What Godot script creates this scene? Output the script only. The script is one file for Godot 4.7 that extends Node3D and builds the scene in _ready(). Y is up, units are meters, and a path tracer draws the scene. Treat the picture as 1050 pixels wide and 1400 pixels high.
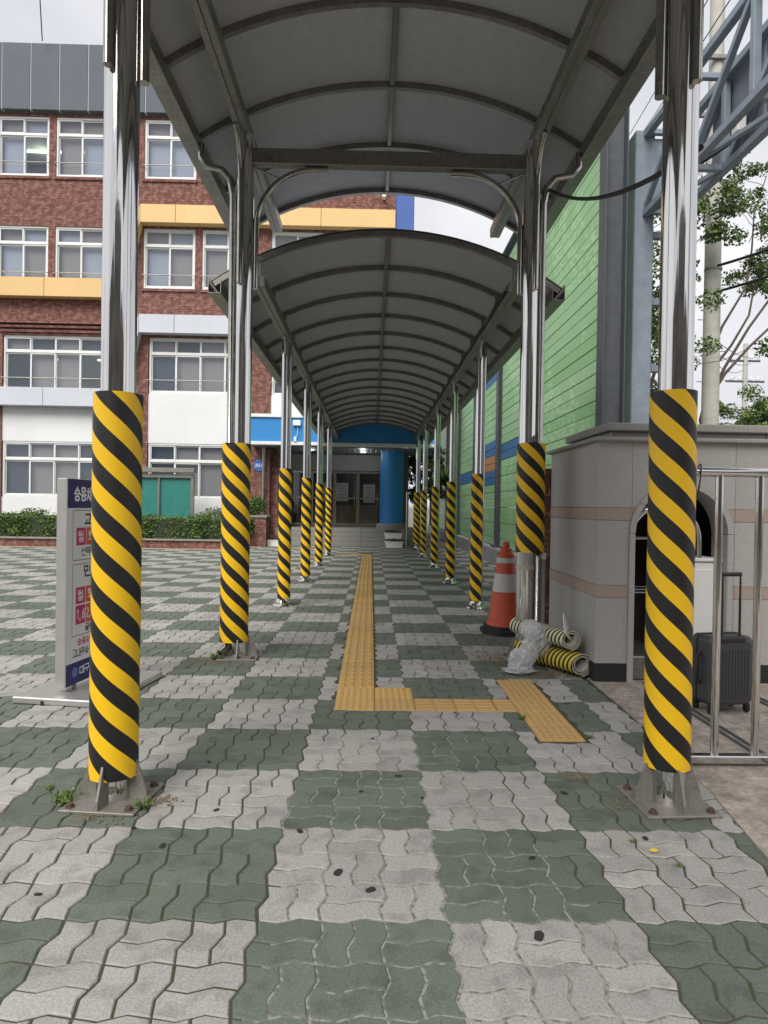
extends Node3D
# Covered walkway leading across a paved yard to a school entrance, overcast daylight.
# x to the right, -z away from the camera along the walkway, metres.

const AX := 0.14          # centre line of the walkway roof
const XL := -1.27         # left row of posts
const XR := 1.55          # right row of posts
const FZ := -25.2         # school facade

var M := {}
var taken := {}
var rng := RandomNumberGenerator.new()

# ------------------------------------------------------------------ mesh builder
class MB:
	var v := PackedVector3Array()
	var n := PackedVector3Array()
	var c := PackedColorArray()
	var u := PackedVector2Array()
	var tint := Color.WHITE
	var colored := false
	var textured := false
	func tri(a: Vector3, b: Vector3, d: Vector3, na: Vector3, nb: Vector3, nd: Vector3, ua := Vector2.ZERO, ub := Vector2.ZERO, ud := Vector2.ZERO):
		if (b - a).cross(d - a).dot(na + nb + nd) > 0.0:
			v.append(a); v.append(d); v.append(b); n.append(na); n.append(nd); n.append(nb)
			if textured: u.append(ua); u.append(ud); u.append(ub)
		else:
			v.append(a); v.append(b); v.append(d); n.append(na); n.append(nb); n.append(nd)
			if textured: u.append(ua); u.append(ub); u.append(ud)
		if colored: c.append(tint); c.append(tint); c.append(tint)
	func flat(a, b, d, out: Vector3):
		var k: Vector3 = (b - a).cross(d - a)
		if k.length_squared() < 1e-16: return
		k = k.normalized()
		if k.dot(out) < 0.0: k = -k
		tri(a, b, d, k, k, k)
	func quad(a, b, d, e, out: Vector3):
		flat(a, b, d, out); flat(a, d, e, out)
	func quv(a, b, d, e, nn: Vector3, ua, ub, ud, ue):
		tri(a, b, d, nn, nn, nn, ua, ub, ud); tri(a, d, e, nn, nn, nn, ua, ud, ue)
	func mesh() -> ArrayMesh:
		var arr := []
		arr.resize(Mesh.ARRAY_MAX)
		arr[Mesh.ARRAY_VERTEX] = v
		arr[Mesh.ARRAY_NORMAL] = n
		if colored: arr[Mesh.ARRAY_COLOR] = c
		if textured: arr[Mesh.ARRAY_TEX_UV] = u
		var am := ArrayMesh.new()
		am.add_surface_from_arrays(Mesh.PRIMITIVE_TRIANGLES, arr)
		return am

func box(m: MB, c: Vector3, s: Vector3, b := Basis()):
	var h := s * 0.5
	for ax in 3:
		for sg in [-1.0, 1.0]:
			var nn := Vector3.ZERO; nn[ax] = sg
			var p := Vector3.ZERO; var q := Vector3.ZERO
			p[(ax + 1) % 3] = h[(ax + 1) % 3]; q[(ax + 2) % 3] = h[(ax + 2) % 3]
			var o: Vector3 = nn * h
			m.quad(c + b * (o - p - q), c + b * (o + p - q), c + b * (o + p + q), c + b * (o - p + q), b * nn)

func bbox(m: MB, c: Vector3, s: Vector3, bev: float, b := Basis()):
	var h := s * 0.5
	var k := minf(bev, minf(h.x, minf(h.y, h.z)) * 0.9)
	for ax in 3:
		var a1 := (ax + 1) % 3
		var a2 := (ax + 2) % 3
		for sg in [-1.0, 1.0]:
			var o := Vector3.ZERO; o[ax] = sg * h[ax]
			var p := Vector3.ZERO; p[a1] = h[a1] - k
			var q := Vector3.ZERO; q[a2] = h[a2] - k
			var nn := Vector3.ZERO; nn[ax] = sg
			m.quad(c + b * (o - p - q), c + b * (o + p - q), c + b * (o + p + q), c + b * (o - p + q), b * nn)
			for s1 in [-1.0, 1.0]:           # edges shared with the a1 faces
				var e0 := Vector3.ZERO; e0[ax] = sg * h[ax]; e0[a1] = s1 * (h[a1] - k)
				var e1 := Vector3.ZERO; e1[ax] = sg * (h[ax] - k); e1[a1] = s1 * h[a1]
				var out := Vector3.ZERO; out[ax] = sg; out[a1] = s1
				m.quad(c + b * (e0 - q), c + b * (e0 + q), c + b * (e1 + q), c + b * (e1 - q), b * out)
	for sx in [-1.0, 1.0]:
		for sy in [-1.0, 1.0]:
			for sz in [-1.0, 1.0]:
				var sgn := Vector3(sx, sy, sz)
				m.flat(c + b * (sgn * Vector3(h.x, h.y - k, h.z - k)), c + b * (sgn * Vector3(h.x - k, h.y, h.z - k)), c + b * (sgn * Vector3(h.x - k, h.y - k, h.z)), b * sgn)

func along(d: Vector3) -> Basis:      # basis whose z runs along d
	var z := d.normalized()
	var up := Vector3.UP if absf(z.y) < 0.95 else Vector3.RIGHT
	var x := up.cross(z).normalized()
	return Basis(x, z.cross(x), z)

func bar(m: MB, a: Vector3, b: Vector3, w: float, h: float, bev := 0.0):
	var s := Vector3(w, h, a.distance_to(b))
	if bev > 0.0: bbox(m, (a + b) * 0.5, s, bev, along(b - a))
	else: box(m, (a + b) * 0.5, s, along(b - a))

func tube(m: MB, pts: Array, r, seg := 10, caps := true):
	var cnt := pts.size()
	var rings := []
	var nors := []
	var prev := Vector3.ZERO
	for i in cnt:
		var d: Vector3
		if i == 0: d = pts[1] - pts[0]
		elif i == cnt - 1: d = pts[i] - pts[i - 1]
		else: d = (pts[i + 1] - pts[i]).normalized() + (pts[i] - pts[i - 1]).normalized()
		d = d.normalized()
		var x := prev - d * prev.dot(d)
		if x.length() < 0.01: x = along(d).x
		x = x.normalized(); prev = x
		var y := d.cross(x)
		var rr: float = r[i] if r is Array else r
		var ring := []; var nr := []
		for k in seg:
			var a := TAU * k / seg
			var nn := x * cos(a) + y * sin(a)
			ring.append(pts[i] + nn * rr); nr.append(nn)
		rings.append(ring); nors.append(nr)
	for i in cnt - 1:
		for k in seg:
			var l := (k + 1) % seg
			m.tri(rings[i][k], rings[i][l], rings[i + 1][l], nors[i][k], nors[i][l], nors[i + 1][l])
			m.tri(rings[i][k], rings[i + 1][l], rings[i + 1][k], nors[i][k], nors[i + 1][l], nors[i + 1][k])
	if caps:
		for e in [0, cnt - 1]:
			var out: Vector3 = (pts[0] - pts[1]) if e == 0 else (pts[cnt - 1] - pts[cnt - 2])
			for k in seg:
				m.flat(pts[e], rings[e][k], rings[e][(k + 1) % seg], out)

# lathe: profile of Vector2(radius, height), smooth within a run, split where sharp
func lathe(m: MB, prof: Array, seg := 20, at := Vector3.ZERO, b := Basis(), smooth := false):
	var nn := []
	for i in prof.size() - 1:
		var d: Vector2 = prof[i + 1] - prof[i]
		nn.append(Vector2(d.y, -d.x).normalized())
	for i in prof.size() - 1:
		var n0: Vector2 = nn[i]; var n1: Vector2 = nn[i]
		if smooth:
			if i > 0: n0 = (nn[i] + nn[i - 1]).normalized()
			if i < nn.size() - 1: n1 = (nn[i] + nn[i + 1]).normalized()
		for k in seg:
			var a := TAU * k / seg; var e := TAU * (k + 1) / seg
			var ca := Vector3(cos(a), 0, sin(a)); var ce := Vector3(cos(e), 0, sin(e))
			var p0: Vector3 = ca * prof[i].x + Vector3.UP * prof[i].y
			var p1: Vector3 = ce * prof[i].x + Vector3.UP * prof[i].y
			var p2: Vector3 = ce * prof[i + 1].x + Vector3.UP * prof[i + 1].y
			var p3: Vector3 = ca * prof[i + 1].x + Vector3.UP * prof[i + 1].y
			var q0 := ca * n0.x + Vector3.UP * n0.y; var q1 := ce * n0.x + Vector3.UP * n0.y
			var q2 := ce * n1.x + Vector3.UP * n1.y; var q3 := ca * n1.x + Vector3.UP * n1.y
			if prof[i].x > 1e-5: m.tri(at + b * p0, at + b * p1, at + b * p2, b * q0, b * q1, b * q2)
			if prof[i + 1].x > 1e-5: m.tri(at + b * p0, at + b * p2, at + b * p3, b * q0, b * q2, b * q3)

# polygon in the xy plane pushed along z from z0 to z1
func prism(m: MB, poly: PackedVector2Array, z0: float, z1: float, at := Vector3.ZERO, b := Basis()):
	var idx := Geometry2D.triangulate_polygon(poly)
	var mid := Vector2.ZERO
	for p in poly: mid += p / poly.size()
	for i in range(0, idx.size(), 3):
		var p := poly[idx[i]]; var q := poly[idx[i + 1]]; var r := poly[idx[i + 2]]
		m.flat(at + b * Vector3(p.x, p.y, z0), at + b * Vector3(q.x, q.y, z0), at + b * Vector3(r.x, r.y, z0), b * Vector3(0, 0, signf(z0 - z1)))
		m.flat(at + b * Vector3(p.x, p.y, z1), at + b * Vector3(q.x, q.y, z1), at + b * Vector3(r.x, r.y, z1), b * Vector3(0, 0, signf(z1 - z0)))
	var ccw := not Geometry2D.is_polygon_clockwise(poly)
	for i in poly.size():
		var p := poly[i]; var q := poly[(i + 1) % poly.size()]
		var d := q - p
		var o := Vector3(d.y, -d.x, 0) * (1.0 if ccw else -1.0)
		m.quad(at + b * Vector3(p.x, p.y, z0), at + b * Vector3(q.x, q.y, z0), at + b * Vector3(q.x, q.y, z1), at + b * Vector3(p.x, p.y, z1), b * o)

# curved slab of the arched roof: between radius R+t0 and R+t1 over half width hw, z0..z1
func arch(m: MB, apex: float, R: float, hw: float, t0: float, t1: float, z0: float, z1: float, seg: int):
	var cy := apex - R
	var am := asin(hw / R)
	for k in seg:
		var a := -am + 2.0 * am * k / seg; var e := -am + 2.0 * am * (k + 1) / seg
		var da := Vector3(sin(a), cos(a), 0); var de := Vector3(sin(e), cos(e), 0)
		var o := Vector3(AX, cy, 0)
		for w in [[t0, -1.0], [t1, 1.0]]:
			var r: float = R + w[0]; var s: float = w[1]
			var p0 := o + da * r + Vector3(0, 0, z0); var p1 := o + de * r + Vector3(0, 0, z0)
			var p2 := o + de * r + Vector3(0, 0, z1); var p3 := o + da * r + Vector3(0, 0, z1)
			m.tri(p0, p1, p2, da * s, de * s, de * s); m.tri(p0, p2, p3, da * s, de * s, da * s)
		for z in [z0, z1]:
			var out := Vector3(0, 0, signf(z - (z0 + z1) * 0.5))
			m.quad(o + da * (R + t0) + Vector3(0, 0, z), o + de * (R + t0) + Vector3(0, 0, z), o + de * (R + t1) + Vector3(0, 0, z), o + da * (R + t1) + Vector3(0, 0, z), out)
	for sg in [-1.0, 1.0]:
		var d := Vector3(sin(am) * sg, cos(am), 0); var o2 := Vector3(AX, cy, 0)
		m.quad(o2 + d * (R + t0) + Vector3(0, 0, z0), o2 + d * (R + t1) + Vector3(0, 0, z0), o2 + d * (R + t1) + Vector3(0, 0, z1), o2 + d * (R + t0) + Vector3(0, 0, z1), Vector3(sg, -0.5, 0))

# ------------------------------------------------------------------ nodes
func numbered(s: String) -> String:
	var k: int = taken.get(s, 0)
	taken[s] = k + 1
	return s if k == 0 else "%s_%03d" % [s, k]

func thing(called: String, label: String, category: String, at := Vector3.ZERO, turn := 0.0, group := "") -> Node3D:
	var o := Node3D.new()
	o.name = numbered(called); add_child(o)
	o.position = at; o.rotation.y = turn
	o.set_meta("label", label); o.set_meta("category", category)
	if group: o.set_meta("group", group)
	return o

func setting(called: String) -> Node3D:
	var o := Node3D.new(); o.name = numbered(called); add_child(o); o.set_meta("kind", "structure"); return o

func put(called: String, m, mat, parent: Node3D, at := Vector3.ZERO, basis := Basis()) -> MeshInstance3D:
	var o := MeshInstance3D.new()
	o.name = called
	o.mesh = m.mesh() if m is MB else m
	o.material_override = mat
	o.transform = Transform3D(basis, at)
	parent.add_child(o, true)
	return o

func solo(called: String, m, mat, label: String, category: String, at := Vector3.ZERO, group := "") -> MeshInstance3D:
	var o := put(numbered(called), m, mat, self, at)
	o.set_meta("label", label); o.set_meta("category", category)
	if group: o.set_meta("group", group)
	return o

func rot(v, a: float) -> Basis: return Basis(v, a)

# ------------------------------------------------------------------ textures and materials
func lin(r: float, g: float, b: float) -> Color: return Color(r, g, b).linear_to_srgb()

func tex_of(size: int, f: Callable) -> ImageTexture:
	var im := Image.create(size, size, true, Image.FORMAT_RGB8)
	for y in size:
		for x in size: im.set_pixel(x, y, f.call(x, y))
	im.generate_mipmaps()
	return ImageTexture.create_from_image(im)

func noise_img(size: int, freq: float, seed_: int, oct := 4, kind := FastNoiseLite.TYPE_SIMPLEX_SMOOTH) -> Image:
	var f := FastNoiseLite.new()
	f.noise_type = kind; f.seed = seed_; f.frequency = freq; f.fractal_octaves = oct
	return f.get_seamless_image(size, size)

func mat(color: Color, rough := 0.8, metal := 0.0) -> StandardMaterial3D:
	var m := StandardMaterial3D.new()
	m.albedo_color = color; m.roughness = rough; m.metallic = metal
	return m

func tri_mat(color: Color, t: Texture2D, metres: float, rough := 0.85, metal := 0.0) -> StandardMaterial3D:
	var m := mat(color, rough, metal)
	m.albedo_texture = t
	m.uv1_triplanar = true; m.uv1_world_triplanar = true
	m.uv1_scale = Vector3.ONE / metres
	return m

var T := {}

func make_textures():
	var r2 := RandomNumberGenerator.new(); r2.seed = 7
	var S := 512
	var big := noise_img(S, 0.012, 1); var med := noise_img(S, 0.05, 2); var fine := noise_img(S, 0.3, 3, 2)
	T.speck = tex_of(S, func(x, y):
		var g: float = 0.85 + 0.05 * (big.get_pixel(x, y).r - 0.5) + 0.07 * (med.get_pixel(x, y).r - 0.5) + 0.20 * (fine.get_pixel(x, y).r - 0.5) + r2.randf_range(-0.07, 0.07)
		if r2.randf() < 0.012: g *= 0.7
		g = clampf(g, 0.0, 1.0)
		return Color(g, g, g))
	var mid := noise_img(1024, 0.11, 8, 3); var wide := noise_img(1024, 0.008, 9, 5); var fine2 := noise_img(1024, 0.35, 14, 2)
	T.paver = tex_of(1024, func(x, y):
		var g: float = 0.82 + 0.16 * (mid.get_pixel(x, y).r - 0.5) + 0.20 * (fine2.get_pixel(x, y).r - 0.5) + r2.randf_range(-0.06, 0.06)
		var w: float = wide.get_pixel(x, y).r
		g *= 1.0 - 0.10 * smoothstep(0.52, 0.80, w + 0.25 * (mid.get_pixel(y, x).r - 0.5))
		var q := r2.randf()
		if q < 0.006: g *= 0.6
		elif q > 0.994: g *= 1.35
		g = clampf(g, 0.0, 1.0)
		return Color(g, g, g * 0.99))
	T.granite = tex_of(S, func(x, y):
		var g: float = 0.80 + 0.16 * (med.get_pixel(y, x).r - 0.5) + 0.35 * (fine.get_pixel(y, x).r - 0.5) + r2.randf_range(-0.12, 0.12)
		if r2.randf() < 0.07: g *= 0.55
		g = clampf(g, 0.0, 1.0)
		return Color(g, g * 0.995, g * 0.985))
	T.blotch = tex_of(S, func(x, y):
		var g: float = 0.88 + 0.10 * (big.get_pixel(x, y).r - 0.5) + 0.06 * (med.get_pixel(x, y).r - 0.5) + r2.randf_range(-0.03, 0.03)
		g = clampf(g, 0.0, 1.0)
		return Color(g, g, g * 0.98))
	T.even = tex_of(256, func(x, y):
		var g: float = 0.95 + 0.05 * (big.get_pixel(x, y).r - 0.5) + 0.04 * (fine.get_pixel(x, y).r - 0.5)
		return Color(g, g, g))
	T.rough = tex_of(S, func(x, y):
		var g: float = 0.80 + 0.30 * (big.get_pixel(x, y).r - 0.5) + 0.22 * (med.get_pixel(y, x).r - 0.5) + 0.22 * (fine.get_pixel(x, y).r - 0.5) + r2.randf_range(-0.08, 0.08)
		g = clampf(g, 0.0, 1.0)
		return Color(g, g * 0.985, g * 0.97))
	T.joint = tex_of(S, func(x, y):
		var k: float = smoothstep(0.50, 0.62, med.get_pixel(x, y).r * 0.5 + big.get_pixel(y, x).r * 0.5)
		var j: float = r2.randf_range(0.75, 1.1)
		return Color(0.30 * j, 0.28 * j, 0.235 * j).lerp(Color(0.24 * j, 0.29 * j, 0.15 * j), k))
	T.pale = tex_of(256, func(x, y):
		var k: float = smoothstep(0.38, 0.56, med.get_pixel(x, y).r)
		var j: float = r2.randf_range(0.85, 1.08)
		return Color(0.43 * j, 0.43 * j, 0.39 * j).lerp(Color(0.56 * j, 0.57 * j, 0.53 * j), k))
	T.smear = tex_of(256, func(x, y):
		var g: float = clampf(0.45 + 0.9 * (med.get_pixel(x, y).r - 0.4) + 0.25 * (fine.get_pixel(x, y).r - 0.5), 0.25, 1.0)
		return Color(g, g, g))
	T.metal = tex_of(256, func(x, y):
		var g: float = clampf(0.88 + 0.12 * (big.get_pixel(x, y).r - 0.5) + 0.22 * (fine.get_pixel(x, y).r - 0.5), 0.4, 1.0)
		var st: float = smoothstep(0.50, 0.80, med.get_pixel(y, x).r)
		return Color(g, g, g * 0.98).lerp(Color(0.70, 0.65, 0.58), st * 0.35))
	# brick courses: far too small in the picture to be built one by one
	var bw := 64; var bh := 21
	var tone := []
	for i in 16 * 50: tone.append(r2.randf())
	T.brick = tex_of(1024, func(x, y):
		var row := int(y / bh)
		if row >= 48: row = 47
		var xx: int = (x + (32 if row % 2 == 1 else 0)) % 1024
		var inx := xx % bw; var iny: int = y - row * bh
		var t: float = tone[(row * 16 + xx / bw) % 800]
		var j: float = r2.randf_range(0.92, 1.08) * (0.88 + 0.2 * big.get_pixel(x % S, y % S).r)
		if inx < 4 or iny < 4:
			var w: float = 0.25 + 0.5 * smoothstep(0.3, 0.7, big.get_pixel(x % S, y % S).r)
			return Color(0.25 * j, 0.20 * j, 0.19 * j).lerp(Color(0.72 * j, 0.63 * j, 0.58 * j), w)
		return Color(0.40 * j, 0.245 * j, 0.215 * j).lerp(Color(0.53 * j, 0.34 * j, 0.30 * j), t))
	T.paint = tex_of(S, func(x, y):
		var w: float = sin((x * 1.0 + y * 2.0) / S * TAU * 1.0 + 4.0 * big.get_pixel(x, y).r) * 0.5 + 0.5
		var p: float = smoothstep(0.62, 0.8, w) * smoothstep(0.42, 0.62, med.get_pixel((x * 1) % S, (y * 3) % S).r)
		var j: float = 0.94 + 0.10 * fine.get_pixel(x, y).r
		return Color(0.80 * j, 0.84 * j, 0.80 * j).lerp(Color(1, 1, 1), p * 0.55))
	T.stripe_worn = tex_of(64, func(x, y): return Color(0.80, 0.72, 0.26) if x < 34 else Color(0.13, 0.13, 0.12))
	T.stripe_pale = tex_of(64, func(x, y): return Color(0.80, 0.79, 0.66) if x < 34 else Color(0.15, 0.15, 0.14))
	T.stripe = tex_of(64, func(x, y):
		return Color(0.94, 0.75, 0.07) if (x + 0.5) / 64.0 < 0.5 else Color(0.10, 0.10, 0.105))

func make_materials():
	M.steel = tri_mat(lin(0.60, 0.59, 0.57), T.metal, 0.9, 0.16, 1.0)
	M.steel_shiny = mat(lin(0.66, 0.65, 0.64), 0.10, 1.0)
	M.steel_shiny.roughness_texture = T.smear; M.steel_shiny.uv1_triplanar = true; M.steel_shiny.uv1_world_triplanar = true; M.steel_shiny.uv1_scale = Vector3(2.2, 0.7, 2.2); M.steel_shiny.roughness = 0.13
	M.brushed = tri_mat(lin(0.62, 0.61, 0.59), T.even, 0.5, 0.38, 0.75)
	M.steel_dull = tri_mat(lin(0.44, 0.43, 0.41), T.metal, 0.7, 0.42, 0.85)
	M.steel_frame = tri_mat(lin(0.36, 0.35, 0.335), T.metal, 0.8, 0.40, 0.75)
	M.plate = tri_mat(lin(0.36, 0.345, 0.33), T.metal, 0.35, 0.6, 0.55)
	M.rust = tri_mat(lin(0.12, 0.07, 0.055), T.blotch, 0.1, 0.85)
	M.sheet = tri_mat(lin(0.60, 0.61, 0.65), T.speck, 1.1, 0.6)
	M.sleeve = mat(Color.WHITE, 0.5)
	M.sleeve.albedo_texture = T.stripe
	M.sleeve_edge = mat(lin(0.55, 0.42, 0.05), 0.7)
	M.joint = tri_mat(Color.WHITE, T.joint, 0.7, 0.95)
	M.pale_joint = tri_mat(Color.WHITE, T.pale, 0.5, 0.95)
	M.white_paver = []; M.green_paver = []
	for k in 6:
		var f := 0.85 + 0.06 * k
		M.white_paver.append(tri_mat(lin(0.485 * f, 0.475 * f, 0.462 * f), T.paver, 1.6, 0.92))
		M.green_paver.append(tri_mat(lin(0.168 * f, 0.200 * f, 0.165 * f), T.paver, 1.6, 0.9))
	M.paver_any = tri_mat(Color.WHITE, T.paver, 1.6, 0.92)
	M.paver_any.vertex_color_use_as_albedo = true
	M.sand = tri_mat(lin(0.26, 0.205, 0.145), T.rough, 0.3, 1.0)
	M.gum = mat(lin(0.022, 0.021, 0.022), 0.8)
	M.tactile = []
	for k in 4: M.tactile.append(tri_mat(lin(0.60 + 0.03 * k, 0.385 + 0.018 * k, 0.15), T.speck, 0.6, 0.75))
	M.concrete = tri_mat(lin(0.52, 0.465, 0.415), T.rough, 1.3, 0.95)
	M.concrete_grey = tri_mat(lin(0.36, 0.37, 0.39), T.blotch, 1.6, 0.95)
	M.kerb = tri_mat(lin(0.42, 0.40, 0.38), T.granite, 0.5, 0.9)
	M.edging = tri_mat(lin(0.50, 0.42, 0.30), T.rough, 0.8, 0.9)
	M.earth = tri_mat(lin(0.20, 0.19, 0.17), T.blotch, 3.0, 1.0)
	M.granite = []
	for k in 3: M.granite.append(tri_mat(lin(0.65 + 0.02 * k, 0.645 + 0.02 * k, 0.635 + 0.018 * k), T.granite, 0.42, 0.75))
	M.granite_dark = tri_mat(lin(0.50, 0.495, 0.47), T.granite, 0.42, 0.75)
	M.granite_pink = tri_mat(lin(0.64, 0.51, 0.44), T.granite, 0.4, 0.75)
	M.granite_black = tri_mat(lin(0.035, 0.037, 0.042), T.granite, 0.4, 0.5)
	M.brick = tri_mat(Color.WHITE, T.brick, 3.2, 0.9)
	M.parapet = tri_mat(lin(0.115, 0.132, 0.158), T.even, 6.0, 0.75)
	M.seam = mat(lin(0.55, 0.57, 0.60), 0.6)
	M.yellow_panel = tri_mat(lin(0.78, 0.52, 0.22), T.even, 7.0, 0.5)
	M.grey_panel = tri_mat(lin(0.60, 0.63, 0.70), T.even, 7.0, 0.45)
	M.white_wall = tri_mat(lin(0.82, 0.83, 0.84), T.even, 9.0, 0.85)
	M.blue = tri_mat(lin(0.03, 0.25, 0.62), T.even, 5.0, 0.5)
	M.blue_deep = tri_mat(lin(0.045, 0.12, 0.40), T.even, 5.0, 0.5)
	M.pvc = tri_mat(lin(0.80, 0.81, 0.80), T.even, 2.0, 0.45)
	M.room = mat(lin(0.30, 0.30, 0.30), 0.9)
	M.room_dark = mat(lin(0.10, 0.095, 0.09), 0.9)
	M.glass = mat(Color(0.42, 0.47, 0.55, 0.12), 0.03)
	M.glass.transparency = BaseMaterial3D.TRANSPARENCY_ALPHA; M.glass.metallic_specular = 0.6
	M.glass_clear = mat(Color(0.30, 0.32, 0.33, 0.10), 0.03)
	M.glass_clear.transparency = BaseMaterial3D.TRANSPARENCY_ALPHA; M.glass_clear.metallic_specular = 0.6
	M.blind = [mat(lin(0.34, 0.34, 0.36), 0.9), mat(lin(0.30, 0.29, 0.28), 0.9), mat(lin(0.40, 0.45, 0.55), 0.9), mat(lin(0.05, 0.065, 0.085), 0.9)]
	M.lamp = mat(Color(0.95, 1.0, 0.9)); M.lamp.emission_enabled = true; M.lamp.emission = Color(0.94, 1.0, 0.88); M.lamp.emission_energy_multiplier = 1.3
	M.board_green = []
	for k in 5: M.board_green.append(tri_mat(lin(0.44 + 0.03 * k, 0.73 + 0.02 * k, 0.40 + 0.03 * k), T.paint, 6.5, 0.45))
	M.board_blue = tri_mat(lin(0.07, 0.22, 0.52), T.paint, 6.5, 0.45)
	M.board_orange = tri_mat(lin(0.66, 0.30, 0.13), T.paint, 6.5, 0.45)
	M.h_steel = tri_mat(lin(0.11, 0.122, 0.145), T.blotch, 1.1, 0.5, 0.25)
	M.gantry = tri_mat(lin(0.29, 0.345, 0.43), T.blotch, 2.0, 0.45, 0.1)
	M.gantry_panel = tri_mat(lin(0.21, 0.235, 0.27), T.blotch, 2.5, 0.55)
	M.cable = mat(lin(0.02, 0.02, 0.022), 0.6)
	M.cement_pole = tri_mat(lin(0.60, 0.585, 0.555), T.blotch, 1.2, 0.9)
	M.white_plastic = mat(lin(0.75, 0.75, 0.74), 0.5)
	M.cone_orange = tri_mat(lin(0.62, 0.10, 0.045), T.blotch, 0.6, 0.5)
	M.rubber = tri_mat(lin(0.022, 0.022, 0.024), T.blotch, 0.4, 0.8)
	M.reflective = tri_mat(lin(0.66, 0.66, 0.69), T.metal, 0.15, 0.5)
	M.suitcase = mat(lin(0.050, 0.050, 0.054), 0.42)
	M.suitcase_trim = mat(lin(0.016, 0.016, 0.017), 0.5)
	M.teal = tri_mat(lin(0.045, 0.44, 0.40), T.blotch, 2.0, 0.7)
	M.bark = tri_mat(lin(0.16, 0.13, 0.105), T.blotch, 0.5, 0.95)
	M.leaf = mat(Color.WHITE, 0.6); M.leaf.vertex_color_use_as_albedo = true; M.leaf.backlight = Color(0.55, 0.6, 0.4)
	M.bag = mat(Color(0.88, 0.89, 0.91, 0.34), 0.2); M.bag.transparency = BaseMaterial3D.TRANSPARENCY_ALPHA; M.bag.backlight = Color(0.5, 0.5, 0.5)
	M.mat_back = tri_mat(lin(0.62, 0.60, 0.54), T.blotch, 0.3, 0.8)
	M.navy_ink = mat(lin(0.03, 0.04, 0.17), 0.5)
	M.paper = mat(lin(0.75, 0.77, 0.80), 0.7)
	M.flower = mat(lin(0.55, 0.12, 0.20), 0.7)
	M.stone_step = tri_mat(lin(0.40, 0.395, 0.38), T.granite, 0.5, 0.8)

# ------------------------------------------------------------------ foliage
func leaves(m: MB, c: Vector3, rad: Vector3, count: int, size: float, base: Color, r: RandomNumberGenerator, shell := 0.0):
	m.colored = true
	for i in count:
		var d := Vector3(r.randfn(), r.randfn(), r.randfn()).normalized()
		var q := pow(r.randf(), 0.45)
		if shell > 0.0: q = 1.0 - shell * r.randf()
		var p := c + d * rad * q
		leaf(m, p, size * r.randf_range(0.6, 1.25), base, r)

func leaf(m: MB, p: Vector3, s: float, base: Color, r: RandomNumberGenerator):
	var nn := (Vector3(r.randfn(), r.randfn() + 0.7, r.randfn())).normalized()
	var t := nn.cross(Vector3(r.randfn(), r.randfn(), r.randfn())).normalized()
	var w := nn.cross(t)
	var g := r.randf_range(0.65, 1.35)
	m.tint = Color(base.r * g * r.randf_range(0.85, 1.2), base.g * g, base.b * g * r.randf_range(0.8, 1.2))
	var a := p - t * s * 0.5; var b := p + w * s * 0.28 + nn * s * 0.08; var d := p + t * s * 0.5; var e := p - w * s * 0.28 + nn * s * 0.08
	m.tri(a, b, d, nn, nn, nn); m.tri(a, d, e, nn, nn, nn)

func branch(m: MB, a: Vector3, b: Vector3, r0: float, r1: float, r: RandomNumberGenerator, seg := 7):
	var pts := []; var rad := []
	var steps := 6
	for i in steps + 1:
		var t := float(i) / steps
		var p := a.lerp(b, t)
		if i > 0 and i < steps: p += Vector3(r.randfn(), r.randfn() * 0.4, r.randfn()) * a.distance_to(b) * 0.025
		pts.append(p); rad.append(lerpf(r0, r1, t))
	tube(m, pts, rad, seg)

# limbs: list of [end, radius]; every limb gets twigs with leaf clumps
func tree(label: String, base: Vector3, fork: Vector3, limbs: Array, r0: float, leaf_n: int, leaf_s: float, clump: float, col: Color, seed_: int, group := "trees beyond the gate"):
	var r := RandomNumberGenerator.new(); r.seed = seed_
	var t := thing("street_tree", label, "tree", base, 0.0, group)
	var wood := MB.new(); var crown := MB.new()
	branch(wood, Vector3.ZERO, fork, r0, r0 * 0.7, r, 9)
	for l in limbs:
		var e: Vector3 = l
		branch(wood, fork - Vector3(0, 0.15, 0), e, r0 * 0.5, r0 * 0.12, r, 7)
		for k in 9:
			var f := r.randf_range(0.6, 1.0)
			var s := fork.lerp(e, f)
			var tip := s + Vector3(r.randfn(), absf(r.randfn()) * 0.8 - 0.1, r.randfn()) * clump * 1.1
			branch(wood, s, tip, r0 * 0.10, r0 * 0.03, r, 5)
			for q in 3:
				leaves(crown, tip + Vector3(r.randfn(), r.randfn(), r.randfn()) * clump * 0.45, Vector3(clump, clump * 0.7, clump) * r.randf_range(0.35, 0.7), int(leaf_n / 27.0), leaf_s, col, r)
	put("trunk", wood, M.bark, t); put("crown", crown, M.leaf, t)
	return t

# ------------------------------------------------------------------ paving
const CELL := 0.2248
const OX := -0.38
const OZ := -2.355

func paver_outline(kind: int) -> PackedVector2Array:
	var d := 0.062; var a := 0.33; var b := 0.67
	var o: Array
	match kind:
		0: o = [[0, 0], [a, -d], [.5, 0], [.5 - d, a], [.5 + d, b], [.5, 1], [a, 1 - d], [0, 1], [d, b], [-d, a]]
		1: o = [[.5, 0], [b, d], [1, 0], [1 - d, a], [1 + d, b], [1, 1], [b, 1 + d], [.5, 1], [.5 + d, b], [.5 - d, a]]
		2: o = [[0, 0], [a, -d], [b, d], [1, 0], [1 - d, a], [1, .5], [b, .5 + d], [a, .5 - d], [0, .5], [-d, a]]
		_: o = [[0, .5], [a, .5 - d], [b, .5 + d], [1, .5], [1 + d, b], [1, 1], [b, 1 + d], [a, 1 - d], [0, 1], [d, b]]
	var p := PackedVector2Array()
	for q in o: p.append((Vector2(q[0], q[1]) - Vector2(0.5, 0.5)) * CELL)
	return p

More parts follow.
